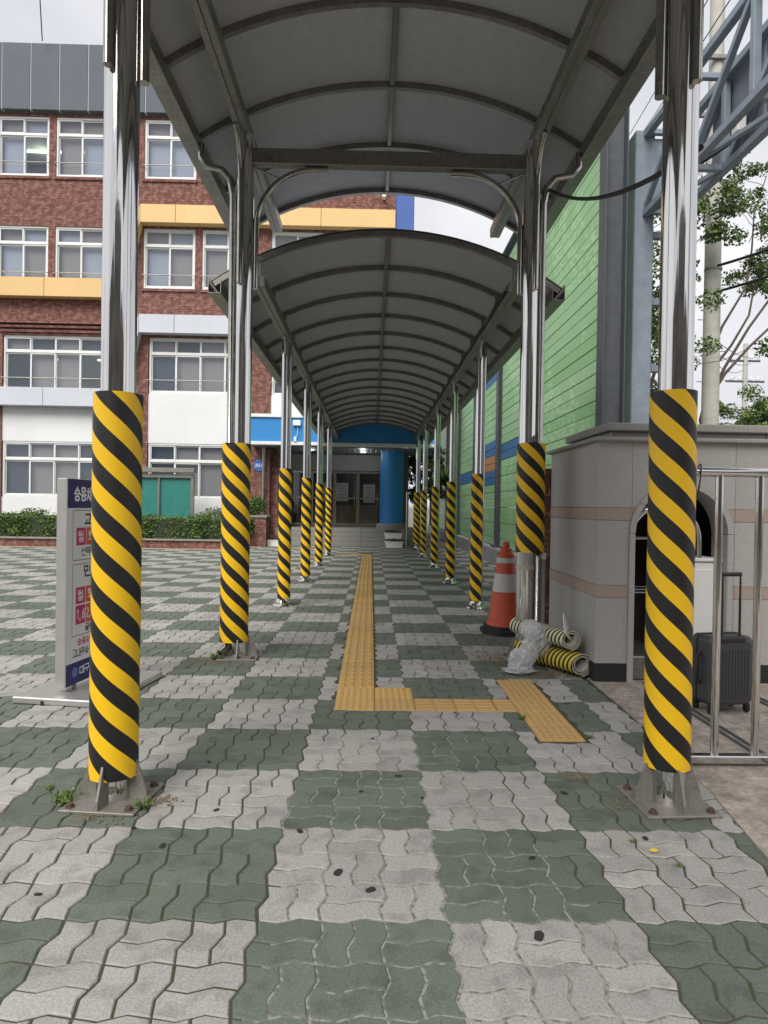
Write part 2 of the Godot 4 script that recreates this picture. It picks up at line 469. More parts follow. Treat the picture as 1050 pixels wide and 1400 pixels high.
func inset(p: PackedVector2Array, k: float) -> PackedVector2Array:
	var o := PackedVector2Array(); var c := p.size()
	for i in c:
		var d0 := (p[i] - p[(i + c - 1) % c]).normalized(); var d1 := (p[(i + 1) % c] - p[i]).normalized()
		var n0 := Vector2(-d0.y, d0.x); var n1 := Vector2(-d1.y, d1.x)
		var mm := (n0 + n1).normalized()
		o.append(p[i] + mm * k / maxf(0.4, mm.dot(n0)))
	return o

func paver_mesh(kind: int) -> ArrayMesh:
	var m := MB.new()
	var outer := inset(paver_outline(kind), 0.0036); var top := inset(paver_outline(kind), 0.0080)
	var idx := Geometry2D.triangulate_polygon(top)
	for i in range(0, idx.size(), 3):
		var q := []
		for k in 3: q.append(Vector3(top[idx[i + k]].x, 0, -top[idx[i + k]].y))
		m.flat(q[0], q[1], q[2], Vector3.UP)
	for i in outer.size():
		var j := (i + 1) % outer.size()
		var t0 := Vector3(top[i].x, 0, -top[i].y); var t1 := Vector3(top[j].x, 0, -top[j].y)
		var o0 := Vector3(outer[i].x, -0.005, -outer[i].y); var o1 := Vector3(outer[j].x, -0.005, -outer[j].y)
		var dn := Vector3(0, -0.03, 0)
		var out := Vector3(outer[j].y - outer[i].y, 0, outer[j].x - outer[i].x)
		m.quad(t0, t1, o1, o0, out + Vector3.UP * 0.1)
		m.quad(o0, o1, o1 + dn, o0 + dn, out)
	return m.mesh()

func right_edge(z: float) -> float:      # where the paving gives way to the concrete of the gateway
	if z < -7.1: return 3.3
	return 1.95

func in_tactile(x: float, z: float) -> bool:
	if x > -0.255 and x < 0.055 and z < -4.78 and z > -20.65: return true
	if x > 0.05 and x < 0.345 and z < -4.78 and z > -5.37: return true
	if x > 0.345 and x < 1.09 and z < -4.78 and z > -5.08: return true
	if x > 1.085 and x < 1.395 and z < -4.19 and z > -5.66: return true
	return false

func build_paving():
	var root := setting("paving")
	var bed := MB.new()
	box(bed, Vector3(-8.0, -0.0245, -11.3), Vector3(22.6, 0.036, 27.0))
	put("joint_sand", bed, M.joint, root)
	var pale := MB.new()
	var pl := PackedVector2Array([Vector2(-0.5, 0.2), Vector2(0.75, 0.2), Vector2(0.95, 2.2), Vector2(0.62, 3.3), Vector2(0.75, 4.3), Vector2(-0.2, 4.3), Vector2(-0.42, 3.2), Vector2(-0.30, 2.4)])
	prism(pale, pl, -0.0052, -0.0085, Vector3.ZERO, Basis(Vector3.RIGHT, Vector3(0, 0, -1), Vector3.UP))
	put("pale_joint_sand", pale, M.pale_joint, root)
	var shapes := []
	for k in 4: shapes.append(paver_mesh(k))
	var r := RandomNumberGenerator.new(); r.seed = 11
	var dirt := FastNoiseLite.new(); dirt.seed = 5; dirt.frequency = 0.35; dirt.fractal_octaves = 3
	var near := []; var rest := [[], [], [], []]
	var c0 := int(floor((-19.0 - OX) / CELL)); var c1 := int(floor((3.4 - OX) / CELL))
	var j0 := -9; var j1 := int((24.2 + OZ) / CELL)
	for j in range(j0, j1):
		var zc := OZ - (j + 0.5) * CELL
		for i in range(c0, c1):
			var xc := OX + (i + 0.5) * CELL
			if xc > right_edge(zc): continue
			var bi := floori(i / 3.0); var bj := floori(j / 3.0)
			var white := posmod(bi + bj, 2) == 0
			var vert := posmod(i + j, 2) == 0
			for h in 2:
				var ph := Vector2(xc + (h - 0.5) * CELL * 0.5, zc) if vert else Vector2(xc, zc - (h - 0.5) * CELL * 0.5)
				if in_tactile(ph.x, ph.y): continue
				var kind := h if vert else 2 + h
				var tilt := Basis.from_euler(Vector3(r.randfn() * 0.006, r.randfn() * 0.006, r.randfn() * 0.006))
				var p := Vector3(xc, r.randf_range(-0.003, 0.0005), zc)
				var f := 1.0 + 0.065 * r.randfn() + 0.16 * dirt.get_noise_2d(xc, zc)
				var d := -zc
				var seen := d > 1.78 and xc > -0.585 * d - 0.12 and xc < 0.60 * d + 0.12 and near.size() < 300
				if seen: near.append([kind, white, p, tilt, f])
				else: rest[kind].append([white, p, tilt, f])
	for q in near:
		var k: int = clampi(int((q[4] - 0.82) / 0.06), 0, 5)
		put("paver", shapes[q[0]], (M.white_paver if q[1] else M.green_paver)[k], root, q[2], q[3])
	for k in 4:
		var mm := MultiMesh.new()
		mm.transform_format = MultiMesh.TRANSFORM_3D; mm.use_colors = true
		mm.mesh = shapes[k]; mm.instance_count = rest[k].size()
		for i in rest[k].size():
			var q: Array = rest[k][i]
			mm.set_instance_transform(i, Transform3D(q[2], q[1]))
			var f: float = q[3]
			mm.set_instance_color(i, Color(0.485 * f, 0.475 * f, 0.462 * f) if q[0] else Color(0.168 * f, 0.200 * f, 0.165 * f))
		var mi := MultiMeshInstance3D.new()
		mi.name = "far_pavers"; mi.multimesh = mm; mi.material_override = M.paver_any
		root.add_child(mi, true); mi.set_meta("kind", "stuff")
	# trodden gum and tar spots
	var spots := [[-0.11, -2.66, 0.024], [0.02, -2.54, 0.022], [0.17, -3.62, 0.02], [0.70, -2.78, 0.016], [-0.03, -3.42, 0.012], [0.60, -2.27, 0.026], [1.25, -2.95, 0.018], [1.02, -3.42, 0.018], [-1.44, -3.49, 0.018],
		[-0.72, -3.2, 0.016], [-0.87, -2.86, 0.02], [-1.52, -2.62, 0.02], [-1.22, -2.5, 0.014], [-1.05, -3.02, 0.014], [-0.9, -3.8, 0.015], [0.03, -4.2, 0.012], [-0.3, -3.0, 0.018], [1.5, -5.0, 0.02], [0.28, -3.35, 0.010], [-1.55, -2.4, 0.02], [0.62, -4.75, 0.012]]
	for s in spots:
		var g := MB.new(); var poly := PackedVector2Array()
		for k in 16: poly.append(Vector2.from_angle(TAU * k / 16.0) * s[2] * (0.85 + 0.22 * sin(k * 0.8 + s[0] * 9.0) + r.randf_range(-0.08, 0.08)))
		prism(g, poly, 0.0, 0.0025, Vector3(s[0], 0.0006, s[1]), Basis(Vector3.RIGHT, Vector3(0, 0, -1), Vector3.UP))
		put("gum_spot", g, M.gum, root)
	for q in [[1.33, -6.50, 0.20, 1500], [1.60, -5.90, 0.12, 700], [1.15, -3.62, 0.045, 160], [-1.03, -3.30, 0.05, 160], [-1.25, -3.14, 0.07, 160], [-1.43, -6.25, 0.12, 500], [1.36, -3.30, 0.08, 200]]:
		var g := MB.new()                  # loose sand and soil crumbs
		for k in q[3]:
			var p := Vector3(q[0] + r.randfn() * q[2], 0.002, q[1] + r.randfn() * q[2] * 0.7)
			var s := r.randf_range(0.002, 0.010)
			var a := r.randf() * TAU
			var e := Vector3(cos(a), 0, sin(a)) * s; var f2 := Vector3(-sin(a), 0, cos(a)) * s * 0.8
			var top := p + Vector3.UP * s * 0.45
			g.flat(p - e - f2, p + e - f2, top, Vector3.UP); g.flat(p + e - f2, p + f2, top, Vector3.UP); g.flat(p + f2, p - e - f2, top, Vector3.UP)
		put("loose_sand", g, M.sand, root).set_meta("kind", "stuff")
	# guide tiles for the blind
	var guide := MB.new()
	bbox(guide, Vector3(0, -0.02, 0), Vector3(0.294, 0.044, 0.294), 0.004)
	for k in 4:
		for q in 2: bbox(guide, Vector3(-0.1095 + 0.073 * k, 0.003, -0.073 + 0.146 * q), Vector3(0.036, 0.012, 0.128), 0.006)
	var dots := MB.new()
	bbox(dots, Vector3(0, -0.02, 0), Vector3(0.294, 0.044, 0.294), 0.004)
	for a in 6:
		for b in 6:
			lathe(dots, [Vector2(0.019, 0.002), Vector2(0.012, 0.0085), Vector2(0, 0.009)], 6, Vector3(-0.12 + 0.048 * a, 0, -0.12 + 0.048 * b))
	var gm := guide.mesh(); var dm := dots.mesh()
	var tiles := setting("tactile_path")
	var tl := []
	for k in 2:
		for q in 2: tl.append([-0.10 + 0.297 * q, -4.935 - 0.297 * k, 1, 0.0])
	for k in 50: tl.append([-0.10, -4.935 - 0.297 * (k + 2), 0 if k < 49 else 1, 0.0])
	for k in 3: tl.append([-0.10 - 0.297 * (k + 1), -4.935 - 0.297 * 51, 0, PI / 2])
	for k in 2: tl.append([0.494 + 0.297 * k, -4.935, 0, PI / 2])
	for k in 5: tl.append([1.238, -4.34 - 0.297 * k, 1, 0.0])
	for q in tl:
		put("guide_tile" if q[2] == 0 else "warning_tile", gm if q[2] == 0 else dm, M.tactile[r.randi() % 4], tiles, Vector3(q[0], r.randf_range(0.0, 0.002), q[1]), Basis.from_euler(Vector3(r.randfn() * 0.004, q[3], r.randfn() * 0.004)))
	var half := MB.new()
	bbox(half, Vector3(0, -0.02, 0), Vector3(0.145, 0.044, 0.294), 0.004)
	for k in 4: bbox(half, Vector3(0, 0.003, -0.1095 + 0.073 * k), Vector3(0.128, 0.012, 0.036), 0.006)
	put("guide_tile", half, M.tactile[1], tiles, Vector3(1.016, 0.001, -4.935))

func weed(label: String, at: Vector3, n: int, s: float, seed_: int):
	var r := RandomNumberGenerator.new(); r.seed = seed_
	var m := MB.new(); m.colored = true
	for i in n:
		var a := r.randf() * TAU; var d := Vector3(cos(a), 0, sin(a))
		var b := d * r.randf() * s * 0.5
		var tip := b + d * s * r.randf_range(0.2, 0.8) + Vector3.UP * s * r.randf_range(0.25, 0.9)
		var w := d.cross(Vector3.UP) * s * 0.07
		var g := r.randf_range(0.7, 1.4)
		m.tint = Color(0.10 * g, 0.16 * g, 0.035 * g)
		m.tri(b - w, b + w, tip, Vector3.UP, Vector3.UP, Vector3.UP)
		leaf(m, b.lerp(tip, r.randf_range(0.5, 1.0)), s * 0.35, Color(0.11, 0.18, 0.04), r)
	solo("weed", m, M.leaf, label, "weed", at, "weeds in the paving joints")

# ------------------------------------------------------------------ walkway roof
func build_canopy(called_label: String, apex: float, zfar: float, znear: float, bays: int, beam_y: float) -> Node3D:
	var R := 3.3; var hw := 1.9
	var t := thing("walkway_canopy", called_label, "canopy")
	var sp := (znear - zfar) / bays
	for k in bays:
		var p := MB.new()
		arch(p, apex, R, hw, 0.061, 0.069, zfar + sp * k + 0.004, zfar + sp * (k + 1) - 0.004, 28)
		put("roof_panel", p, M.sheet, t)
	for k in bays + 1:
		var q := MB.new()
		var w := 0.05 if k > 0 and k < bays else 0.06
		arch(q, apex, R, hw - 0.012, 0.0, 0.059, zfar + sp * k - w * 0.5, zfar + sp * k + w * 0.5, 28)
		put("rib", q, M.steel_frame, t)
		var cov := MB.new()
		arch(cov, apex, R, hw, 0.070, 0.078, zfar + sp * k - 0.03, zfar + sp * k + 0.03, 28)
		put("joint_cover", cov, M.steel_frame, t)
	for k in bays:
		var ridge := MB.new()
		bbox(ridge, Vector3(AX, apex + 0.032, zfar + sp * (k + 0.5)), Vector3(0.05, 0.05, sp - 0.06), 0.006)
		put("ridge_purlin", ridge, M.steel_frame, t)
	var ey := apex - (R - sqrt(R * R - hw * hw))
	for sg in [-1.0, 1.0]:
		var bm := MB.new()
		var bx: float = XL if sg < 0 else XR
		for o in [-0.032, 0.032]:
			bbox(bm, Vector3(bx + o, beam_y + 0.06, (zfar + znear) * 0.5), Vector3(0.062, 0.12, znear - zfar + 0.06), 0.006)
		put("side_beam", bm, M.steel_frame, t)
		for k in bays + 1:                        # short struts between beam and ribs
			var pk := MB.new()
			var ry := apex - R + sqrt(R * R - pow(bx - AX, 2)) 
			box(pk, Vector3(bx, (beam_y + 0.12 + ry) * 0.5, zfar + sp * k), Vector3(0.04, maxf(0.02, ry - beam_y - 0.12), 0.04))
			put("rib_strut", pk, M.steel_frame, t)
		var g := MB.new()                         # folded sheet gutter
		var gx: float = AX + sg * hw
		var prof := [Vector2(-0.075, 0.06), Vector2(-0.075, -0.07), Vector2(0.06, -0.07), Vector2(0.06, 0.10)]
		for k in 3:
			var a: Vector2 = prof[k]; var b: Vector2 = prof[k + 1]
			var mid := (a + b) * 0.5; var d := b - a
			bbox(g, Vector3(gx + sg * mid.x, ey + mid.y, (zfar + znear) * 0.5), Vector3(maxf(absf(d.x), 0.004) + 0.004, maxf(absf(d.y), 0.004) + 0.004, znear - zfar + 0.10), 0.0015)
		put("gutter", g, M.steel_dull, t)
	return t

func arc_pts(c: Vector3, ex: Vector3, ey: Vector3, r: float, a0: float, a1: float, n: int) -> Array:
	var o := []
	for i in n + 1:
		var a := lerpf(a0, a1, float(i) / n)
		o.append(c + ex * r * cos(a) + ey * r * sin(a))
	return o

func big_post(t: Node3D, x: float, z: float, side: float, plate_turn: float, drain: bool, by: float):
	var p := MB.new()
	tube(p, [Vector3(0, 0.012, 0), Vector3(0, by, 0)], 0.083, 32)
	var o := put("post", p, M.steel_shiny, t, Vector3(x, 0, z))
	var b := rot(Vector3.UP, plate_turn)
	var pl := MB.new()
	bbox(pl, Vector3(0, 0.006, 0), Vector3(0.37, 0.014, 0.36), 0.003, b)
	put("base_plate", pl, M.plate, o)
	for k in 4:
		var g := MB.new()
		prism(g, PackedVector2Array([Vector2(0.08, 0.013), Vector2(0.172, 0.013), Vector2(0.168, 0.055), Vector2(0.118, 0.20), Vector2(0.08, 0.20)]), -0.006, 0.006, Vector3.ZERO, rot(Vector3.UP, plate_turn + PI / 2 * k))
		put("gusset", g, M.plate, o)
	for k in 4:
		var bo := MB.new()
		var q := b * Vector3(0.145 * (1 if k % 2 == 0 else -1), 0, 0.14 * (1 if k < 2 else -1))
		lathe(bo, [Vector2(0.024, 0.013), Vector2(0.024, 0.017), Vector2(0.016, 0.017), Vector2(0.016, 0.032), Vector2(0, 0.033)], 6, q)
		put("bolt", bo, M.rust, o)
	# curved brace to the cross beam, and along the side beam
	var inn := Vector3(-side, 0, 0)
	var br := MB.new()
	var c := Vector3(-side * (0.105 + 0.56), 4.12, 0.0)
	var pts := [Vector3(-side * 0.105, 3.53, 0)]
	pts.append_array(arc_pts(c, -inn, Vector3.UP, 0.56, 0.0, PI / 2, 12))
	pts.append(c + Vector3(-side * 0.12, 0.56, 0))
	tube(br, pts, 0.027, 12)
	put("curved_brace", br, M.steel, o)
	var st := MB.new()
	tube(st, [Vector3(-side * 0.06, 4.70, 0), c - inn * 0.56 * cos(0.95) + Vector3.UP * 0.56 * sin(0.95)], 0.011, 8)
	put("brace_strut", st, M.steel, o)
	for dz in [1.0, -1.0]:
		var lb := MB.new()
		var zz := Vector3(0, 0, dz)
		var cc := Vector3(side * 0.03, by - 0.46, dz * (0.100 + 0.40))
		var lp := [Vector3(side * 0.03, 3.55, dz * 0.100)]
		lp.append_array(arc_pts(cc, -zz, Vector3.UP, 0.40, 0.0, 1.25, 10))
		tube(lb, lp, 0.024, 12)
		put("curved_brace", lb, M.steel, o)
	if drain:
		var dp := MB.new()
		var ex: float = (AX + side * 1.9) - x
		tube(dp, [Vector3(ex * 0.80, 4.87, 0.06), Vector3(ex * 0.80, 4.74, 0.06), Vector3(ex * 0.68, 4.66, 0.06), Vector3(side * 0.21, 4.63, 0.06), Vector3(side * 0.135, 4.55, 0.05), Vector3(side * 0.112, 4.40, 0.02), Vector3(side * 0.112, 0.10, 0.02), Vector3(side * 0.16, 0.055, 0.10)], 0.031, 14)
		put("drain_pipe", dp, M.steel, o)
	return o

func small_post(t: Node3D, x: float, z: float, by: float):
	var p := MB.new()
	tube(p, [Vector3(0, 0.02, 0), Vector3(0, by, 0)], 0.053, 22)
	var o := put("post", p, M.steel_shiny, t, Vector3(x, 0, z))
	var f := MB.new()
	lathe(f, [Vector2(0.155, 0.0), Vector2(0.155, 0.012), Vector2(0.14, 0.03), Vector2(0.115, 0.045), Vector2(0.115, 0.06), Vector2(0.095, 0.085), Vector2(0.09, 0.11), Vector2(0.054, 0.118)], 24)
	put("base_cover", f, M.steel_shiny, o)
	var h := MB.new()
	tube(h, [Vector3(0, by - 0.22, 0.06), Vector3(0, by - 0.10, 0.075), Vector3(0, by + 0.01, 0.17)], 0.018, 8)
	put("curved_brace", h, M.steel, o)
	var dr := MB.new()
	tube(dr, [Vector3(0.075, 0.13, 0), Vector3(0.075, by - 0.05, 0)], 0.020, 8)
	put("drain_pipe", dr, M.steel_shiny, o)

func sleeve(label: String, x: float, z: float, r: float, y0: float, y1: float, phase: float, period := 0.197, lean := Vector2.ZERO):
	var m := MB.new(); m.textured = true
	var seg := 48; var rows := 10
	var drop := 0.92                      # fall per metre of girth
	var pt := func(k: int, i: int) -> Array:
		var a := TAU * k / seg; var y := lerpf(y0, y1, float(i) / rows)
		var rr := r * (1.0 + 0.010 * sin(a * 3.0 + y * 5.0 + phase) + 0.006 * sin(y * 17.0 + a))
		# u runs left to right as seen from the front
		return [Vector3(sin(a) * rr, y, cos(a) * rr), Vector3(sin(a), 0, cos(a)), Vector2((y + a * r * drop) / period + phase, 0.5)]
	for k in range(seg):
		for i in rows:
			var p: Array = pt.call(k, i); var q: Array = pt.call(k + 1, i); var s: Array = pt.call(k + 1, i + 1); var w: Array = pt.call(k, i + 1)
			m.tri(p[0], q[0], s[0], p[1], q[1], s[1], p[2], q[2], s[2]); m.tri(p[0], s[0], w[0], p[1], s[1], w[1], p[2], s[2], w[2])
	var t := thing("post_guard", label, "post guard", Vector3(x, 0, z), PI, "striped guards wrapped round the walkway posts")
	put("striped_sheet", m, M.sleeve, t)
	for y in [y0, y1]:
		var e := MB.new()
		var up := 1.0 if y == y1 else -1.0
		for k in seg:
			var a := TAU * k / seg; var b := TAU * (k + 1) / seg
			var ra := r * (1.0 + 0.010 * sin(a * 3.0 + y * 5.0 + phase) + 0.006 * sin(y * 17.0 + a)); var rb := r * (1.0 + 0.010 * sin(b * 3.0 + y * 5.0 + phase) + 0.006 * sin(y * 17.0 + b))
			e.quad(Vector3(sin(a) * ra, y, cos(a) * ra), Vector3(sin(b) * rb, y, cos(b) * rb), Vector3(sin(b) * (rb - 0.012), y, cos(b) * (rb - 0.012)), Vector3(sin(a) * (ra - 0.012), y, cos(a) * (ra - 0.012)), Vector3(0, up, 0))
		put("rim", e, M.sleeve_edge, t)
	return t

func build_walkway():
	var near := build_canopy("tall arched grey walkway roof overhead on thick steel posts", 5.51, -8.65, 1.07, 9, 4.98)
	for z in [-3.32, -6.43]:
		big_post(near, -1.255 if z > -5 else -1.25, z, -1.0, -0.10 if z > -5 else 0.05, z < -5, 4.98)
		big_post(near, 1.515 if z > -5 else 1.50, z, 1.0, 0.06, z < -5, 4.98)
		var cb := MB.new()
		bbox(cb, Vector3((XL + XR) * 0.5, 4.78, z), Vector3(XR - XL - 0.17, 0.15, 0.10), 0.008)
		put("cross_beam", cb, M.steel_frame, near)
	var far := build_canopy("lower arched grey walkway roof running back to the blue porch", 4.45, -24.35, -7.40, 16, 3.86)
	for z in [-9.7, -12.87, -16.1, -19.6]:
		small_post(far, XL, z, 3.86); small_post(far, XR, z, 3.86)
	small_post(far, XR, -22.6, 3.86)
	# cable clipped to the right side beam
	var cb2 := MB.new()
	var pts := []
	for i in 20:
		var z := -7.5 - i * 0.55
		pts.append(Vector3(XR - 0.085, 3.90 + 0.03 * sin(i * 2.3), z))
	tube(cb2, pts, 0.016, 6)
	put("clipped_cable", cb2, M.cable, far)
	sleeve("black and yellow striped guard on the nearest left post, beside the notice sign", XL + 0.015, -3.32, 0.116, 0.125, 2.0, 0.10)
	sleeve("black and yellow striped guard on the nearest right post, beside the steel railing", XR - 0.035, -3.34, 0.112, 0.185, 2.065, 0.35)
	sleeve("thick striped guard on the second left post, in front of the hedge", XL - 0.03, -6.43, 0.136, 0.155, 2.045, 0.6)
	sleeve("short striped guard pushed high up the right post beside the traffic cone", XR - 0.01, -6.43, 0.136, 1.05, 2.095, 0.2)
	var lab := ["third left post, nearest of the four slim left ones", "fourth left post, second of the slim left ones", "fifth left post, third of the slim left ones", "last left post before the entrance steps"]
	var labr := ["third right post, just left of the traffic cone", "fourth right post, second of the slim right ones", "fifth right post, third of the slim right ones", "sixth right post, fourth of the slim right ones"]
	var zz := [-9.7, -12.87, -16.1, -19.6]
	for k in 4:
		sleeve("slim striped guard on the " + lab[k], XL + 0.02, zz[k], 0.094, 0.115, 1.99, 0.15 * k)
		sleeve("slim striped guard on the " + labr[k], XR - 0.01, zz[k], 0.086, 0.115, 1.96, 0.4 + 0.21 * k)
	sleeve("striped guard on the farthest right post, beside the steps", XR, -22.6, 0.12, 0.20, 1.95, 0.3)

# ------------------------------------------------------------------ school
func window(b: Node3D, x0: float, x1: float, y0: float, y1: float, sashes: int, tr: float, kinds: Array, deep := 0.10, rail := true):
	# frame with a transom row of small sashes above larger ones
	var f := MB.new(); var zc := FZ - deep
	var fw := 0.075
	bbox(f, Vector3((x0 + x1) * 0.5, y0 + fw * 0.6, zc), Vector3(x1 - x0, fw * 1.2, 0.12), 0.008)
	bbox(f, Vector3((x0 + x1) * 0.5, y1 - fw * 0.5, zc), Vector3(x1 - x0, fw, 0.12), 0.008)
	bbox(f, Vector3(x0 + fw * 0.5, (y0 + y1) * 0.5, zc), Vector3(fw, y1 - y0 - fw * 2.2, 0.12), 0.008)
	bbox(f, Vector3(x1 - fw * 0.5, (y0 + y1) * 0.5, zc), Vector3(fw, y1 - y0 - fw * 2.2, 0.12), 0.008)
	bbox(f, Vector3((x0 + x1) * 0.5, tr, zc), Vector3(x1 - x0 - fw * 2, fw, 0.11), 0.008)
	var w := put("window", f, M.pvc, b)
	var sw := (x1 - x0 - fw * 2) / sashes
	for k in sashes:
		for lvl in 2:
			var a := x0 + fw + sw * k; var c := a + sw
			var lo := y0 + fw * 1.2 if lvl == 0 else tr + fw * 0.5
			var hi := tr - fw * 0.5 if lvl == 0 else y1 - fw
			var odd: bool = (k + lvl) % 2 == 1
			var zs := zc + (0.018 if odd else -0.018)
			var s := MB.new(); var e := 0.05
			bbox(s, Vector3((a + c) * 0.5, lo + e * 0.5, zs), Vector3(sw + 0.02, e, 0.035), 0.004)
			bbox(s, Vector3((a + c) * 0.5, hi - e * 0.5, zs), Vector3(sw + 0.02, e, 0.035), 0.004)
			bbox(s, Vector3(a + e * 0.5 - 0.01, (lo + hi) * 0.5, zs), Vector3(e, hi - lo - e * 2, 0.035), 0.004)
			bbox(s, Vector3(c - e * 0.5 + 0.01, (lo + hi) * 0.5, zs), Vector3(e, hi - lo - e * 2, 0.035), 0.004)
			put("sash", s, M.pvc, w)
			var g := MB.new()
			box(g, Vector3((a + c) * 0.5, (lo + hi) * 0.5, zs), Vector3(sw - 0.06, hi - lo - e * 2 - 0.004, 0.006))
			put("pane", g, M.glass, w)
			var kd: int = kinds[(k + lvl * sashes) % kinds.size()]
			if kd >= 0:
				var bl := MB.new()
				box(bl, Vector3((a + c) * 0.5, (lo + hi) * 0.5, zc - 0.16), Vector3(sw - 0.015, hi - lo + 0.02, 0.008))
				put("blind", bl, M.blind[kd], w)
	if rail:
		var r := MB.new()
		tube(r, [Vector3(x0 - 0.03, y0 + 0.50, FZ + 0.06), Vector3(x1 + 0.03, y0 + 0.50, FZ + 0.06)], 0.018, 8)
		for x in [x0 + 0.0, x1 - 0.0]: tube(r, [Vector3(x, y0 + 0.50, FZ + 0.06), Vector3(x, y0 + 0.50, FZ - 0.12)], 0.012, 6)
		put("guard_rail", r, M.steel_dull, w)

func wall_box(m: MB, x0, x1, y0, y1, z0 := FZ - 0.3, z1 := FZ):
	if x1 - x0 < 0.001 or y1 - y0 < 0.001: return
	box(m, Vector3((x0 + x1) * 0.5, (y0 + y1) * 0.5, (z0 + z1) * 0.5), Vector3(x1 - x0, y1 - y0, z1 - z0))

func build_school():
	var b := thing("school_building", "four storey red brick school with white windows and yellow bands", "building")
	var L := -20.2; var E := 1.42
	var top := 15.88
	# upper brick storeys with window holes
	var cols := [[-19.5, -17.6], [-17.35, -15.46], [-14.1, -12.2], [-11.95, -10.06], [-8.67, -6.74], [-6.48, -4.55], [-3.88, -1.95], [-1.69, 0.24]]
	var rows := [[9.47, 11.72], [13.55, 15.78]]
	var br := MB.new()
	wall_box(br, L, E, 8.15, rows[0][0]); wall_box(br, L, E, rows[0][1], rows[1][0]); wall_box(br, L, E, rows[1][1], top)
	for r in rows:
		var x: float = L
		for c in cols:
			wall_box(br, x, c[0], r[0], r[1]); x = c[1]
		wall_box(br, x, E, r[0], r[1])
	# lower storeys: brick piers between white panels
	var blocks := [[-19.25, -15.4], [-13.85, -10.0], [-8.44, -4.58], [-3.85, 0.0]]
	var px: float = L
	for k in blocks.size():
		wall_box(br, px, blocks[k][0], 0.0, 8.15); px = blocks[k][1]
	wall_box(br, px, E, 4.4, 8.15)
	for k in blocks.size():
		wall_box(br, blocks[k][0], blocks[k][1], 7.66, 8.15)
	put("brick_wall", br, M.brick, b)
	var cor := MB.new()           # corbelled courses above the second storey
	for k in 3:
		for q in [[L, -9.9]]:
			box(cor, Vector3((q[0] + q[1]) * 0.5, 7.80 + 0.15 * k, FZ + 0.04 + 0.035 * k), Vector3(q[1] - q[0], 0.09, 0.07 + 0.07 * k))
	put("corbel_course", cor, M.brick, b)
	for c in cols:                 # soldier course sills
		for r in rows:
			var s := MB.new()
			box(s, Vector3((c[0] + c[1]) * 0.5, r[0] - 0.05, FZ + 0.02), Vector3(c[1] - c[0] + 0.1, 0.10, 0.06))
			put("brick_sill", s, M.brick, b)
	for k in blocks.size():
		var y1 := 7.62; var a: float = blocks[k][0]; var c: float = blocks[k][1]
		var z0 := FZ - 0.32; var z1 := FZ - 0.05
		var ww := MB.new(); wall_box(ww, a, c, 3.70, 5.55, z0, z1); put("white_wall", ww, M.white_wall, b)
		if k < 3: var w3 := MB.new(); wall_box(w3, a, c, 0.0, 1.60, z0, z1); put("white_wall", w3, M.white_wall, b)
	# storeys behind the windows
	var slab := MB.new()
	for y in [0.0, 4.35, 8.45, 12.5, 15.84]:
		box(slab, Vector3((L + E) * 0.5, y - 0.13, FZ - 3.2), Vector3(E - L - 0.1, 0.24, 5.8))
	put("floor_slab", slab, M.room, b)
	var back := MB.new()
	box(back, Vector3((L - 3.6) * 0.5, 7.9, FZ - 6.2), Vector3(-3.6 - L, 15.8, 0.3))
	box(back, Vector3((-3.6 + E) * 0.5, 10.1, FZ - 6.25), Vector3(E + 3.6, 11.4, 0.3))
	box(back, Vector3(L + 0.15, 7.9, FZ - 3.2), Vector3(0.3, 15.8, 5.7))
	for y in [6.4, 10.4, 14.1]: box(back, Vector3(-9.2, y, FZ - 3.2), Vector3(0.2, 3.3, 5.4))
	put("inner_wall", back, M.room, b)
	var ee := MB.new()
	box(ee, Vector3(E - 0.14, 10.1, FZ - 3.28), Vector3(0.28, 11.5, 5.95))
	put("end_wall", ee, M.brick, b)
	for k in cols.size():
		var c: Array = cols[k]
		window(b, c[0], c[1], rows[0][0], rows[0][1], 2, 11.08, [1, 2, 2, 1] if k % 2 else [2, 1, 1, 2])
		window(b, c[0], c[1], rows[1][0], rows[1][1], 2, 15.12, [1, 2, 1, 1] if k % 2 else ([2, -1, 1, 2] if k < 4 else [2, 2, 1, 1]))
	for k in blocks.size():
		var a: float = blocks[k][0]; var c: float = blocks[k][1]
		window(b, a + 0.02, c - 0.02, 5.55, 7.66, 4, 7.05, [3, 1, 1, 3, 1, 3, 1, 3] if k > 1 else [-1, 1, 1, -1, 1, 3, 1, 3], 0.13)
		if k < 3: window(b, a + 0.02, c - 0.02, 1.60, 3.70, 4, 3.02, [3, 1, 1, 3, 3, 1, 1, 3], 0.13, false)
	# fluorescent tubes seen through the panes
	for q in [[-13.2, 7.35, -26.6], [-13.2, 7.35, -28.0], [-10.7, 7.35, -26.6], [-10.7, 7.35, -28.0], [-13.4, 15.5, -27.2], [-11.0, 15.5, -27.2]]:
		var l := MB.new()
		box(l, Vector3(q[0], q[1], q[2]), Vector3(1.5, 0.05, 0.12))
		put("ceiling_light", l, M.lamp, b)
		var al := OmniLight3D.new(); al.name = "ceiling_light_glow"; al.position = Vector3(q[0], q[1] - 0.12, q[2]); al.light_energy = 0.25; al.light_size = 0.3; al.omni_range = 12.0; al.omni_attenuation = 2.0; al.shadow_enabled = true
		al.light_color = Color(0.95, 1.0, 0.92)
		b.add_child(al)
	# metal parapet
	var x := L
	var par := []
	while x < 1.5:
		var w := 1.055
		var p := MB.new()
		bbox(p, Vector3(x + w * 0.5, 17.13, FZ + 0.10), Vector3(w - 0.03, 2.44, 0.22), 0.012)
		put("parapet_panel", p, M.parapet, b)
		x += w
	var sm := MB.new(); box(sm, Vector3((L + x) * 0.5, 17.11, FZ + 0.085), Vector3(x - L, 2.40, 0.20)); put("parapet_backing", sm, M.seam, b)
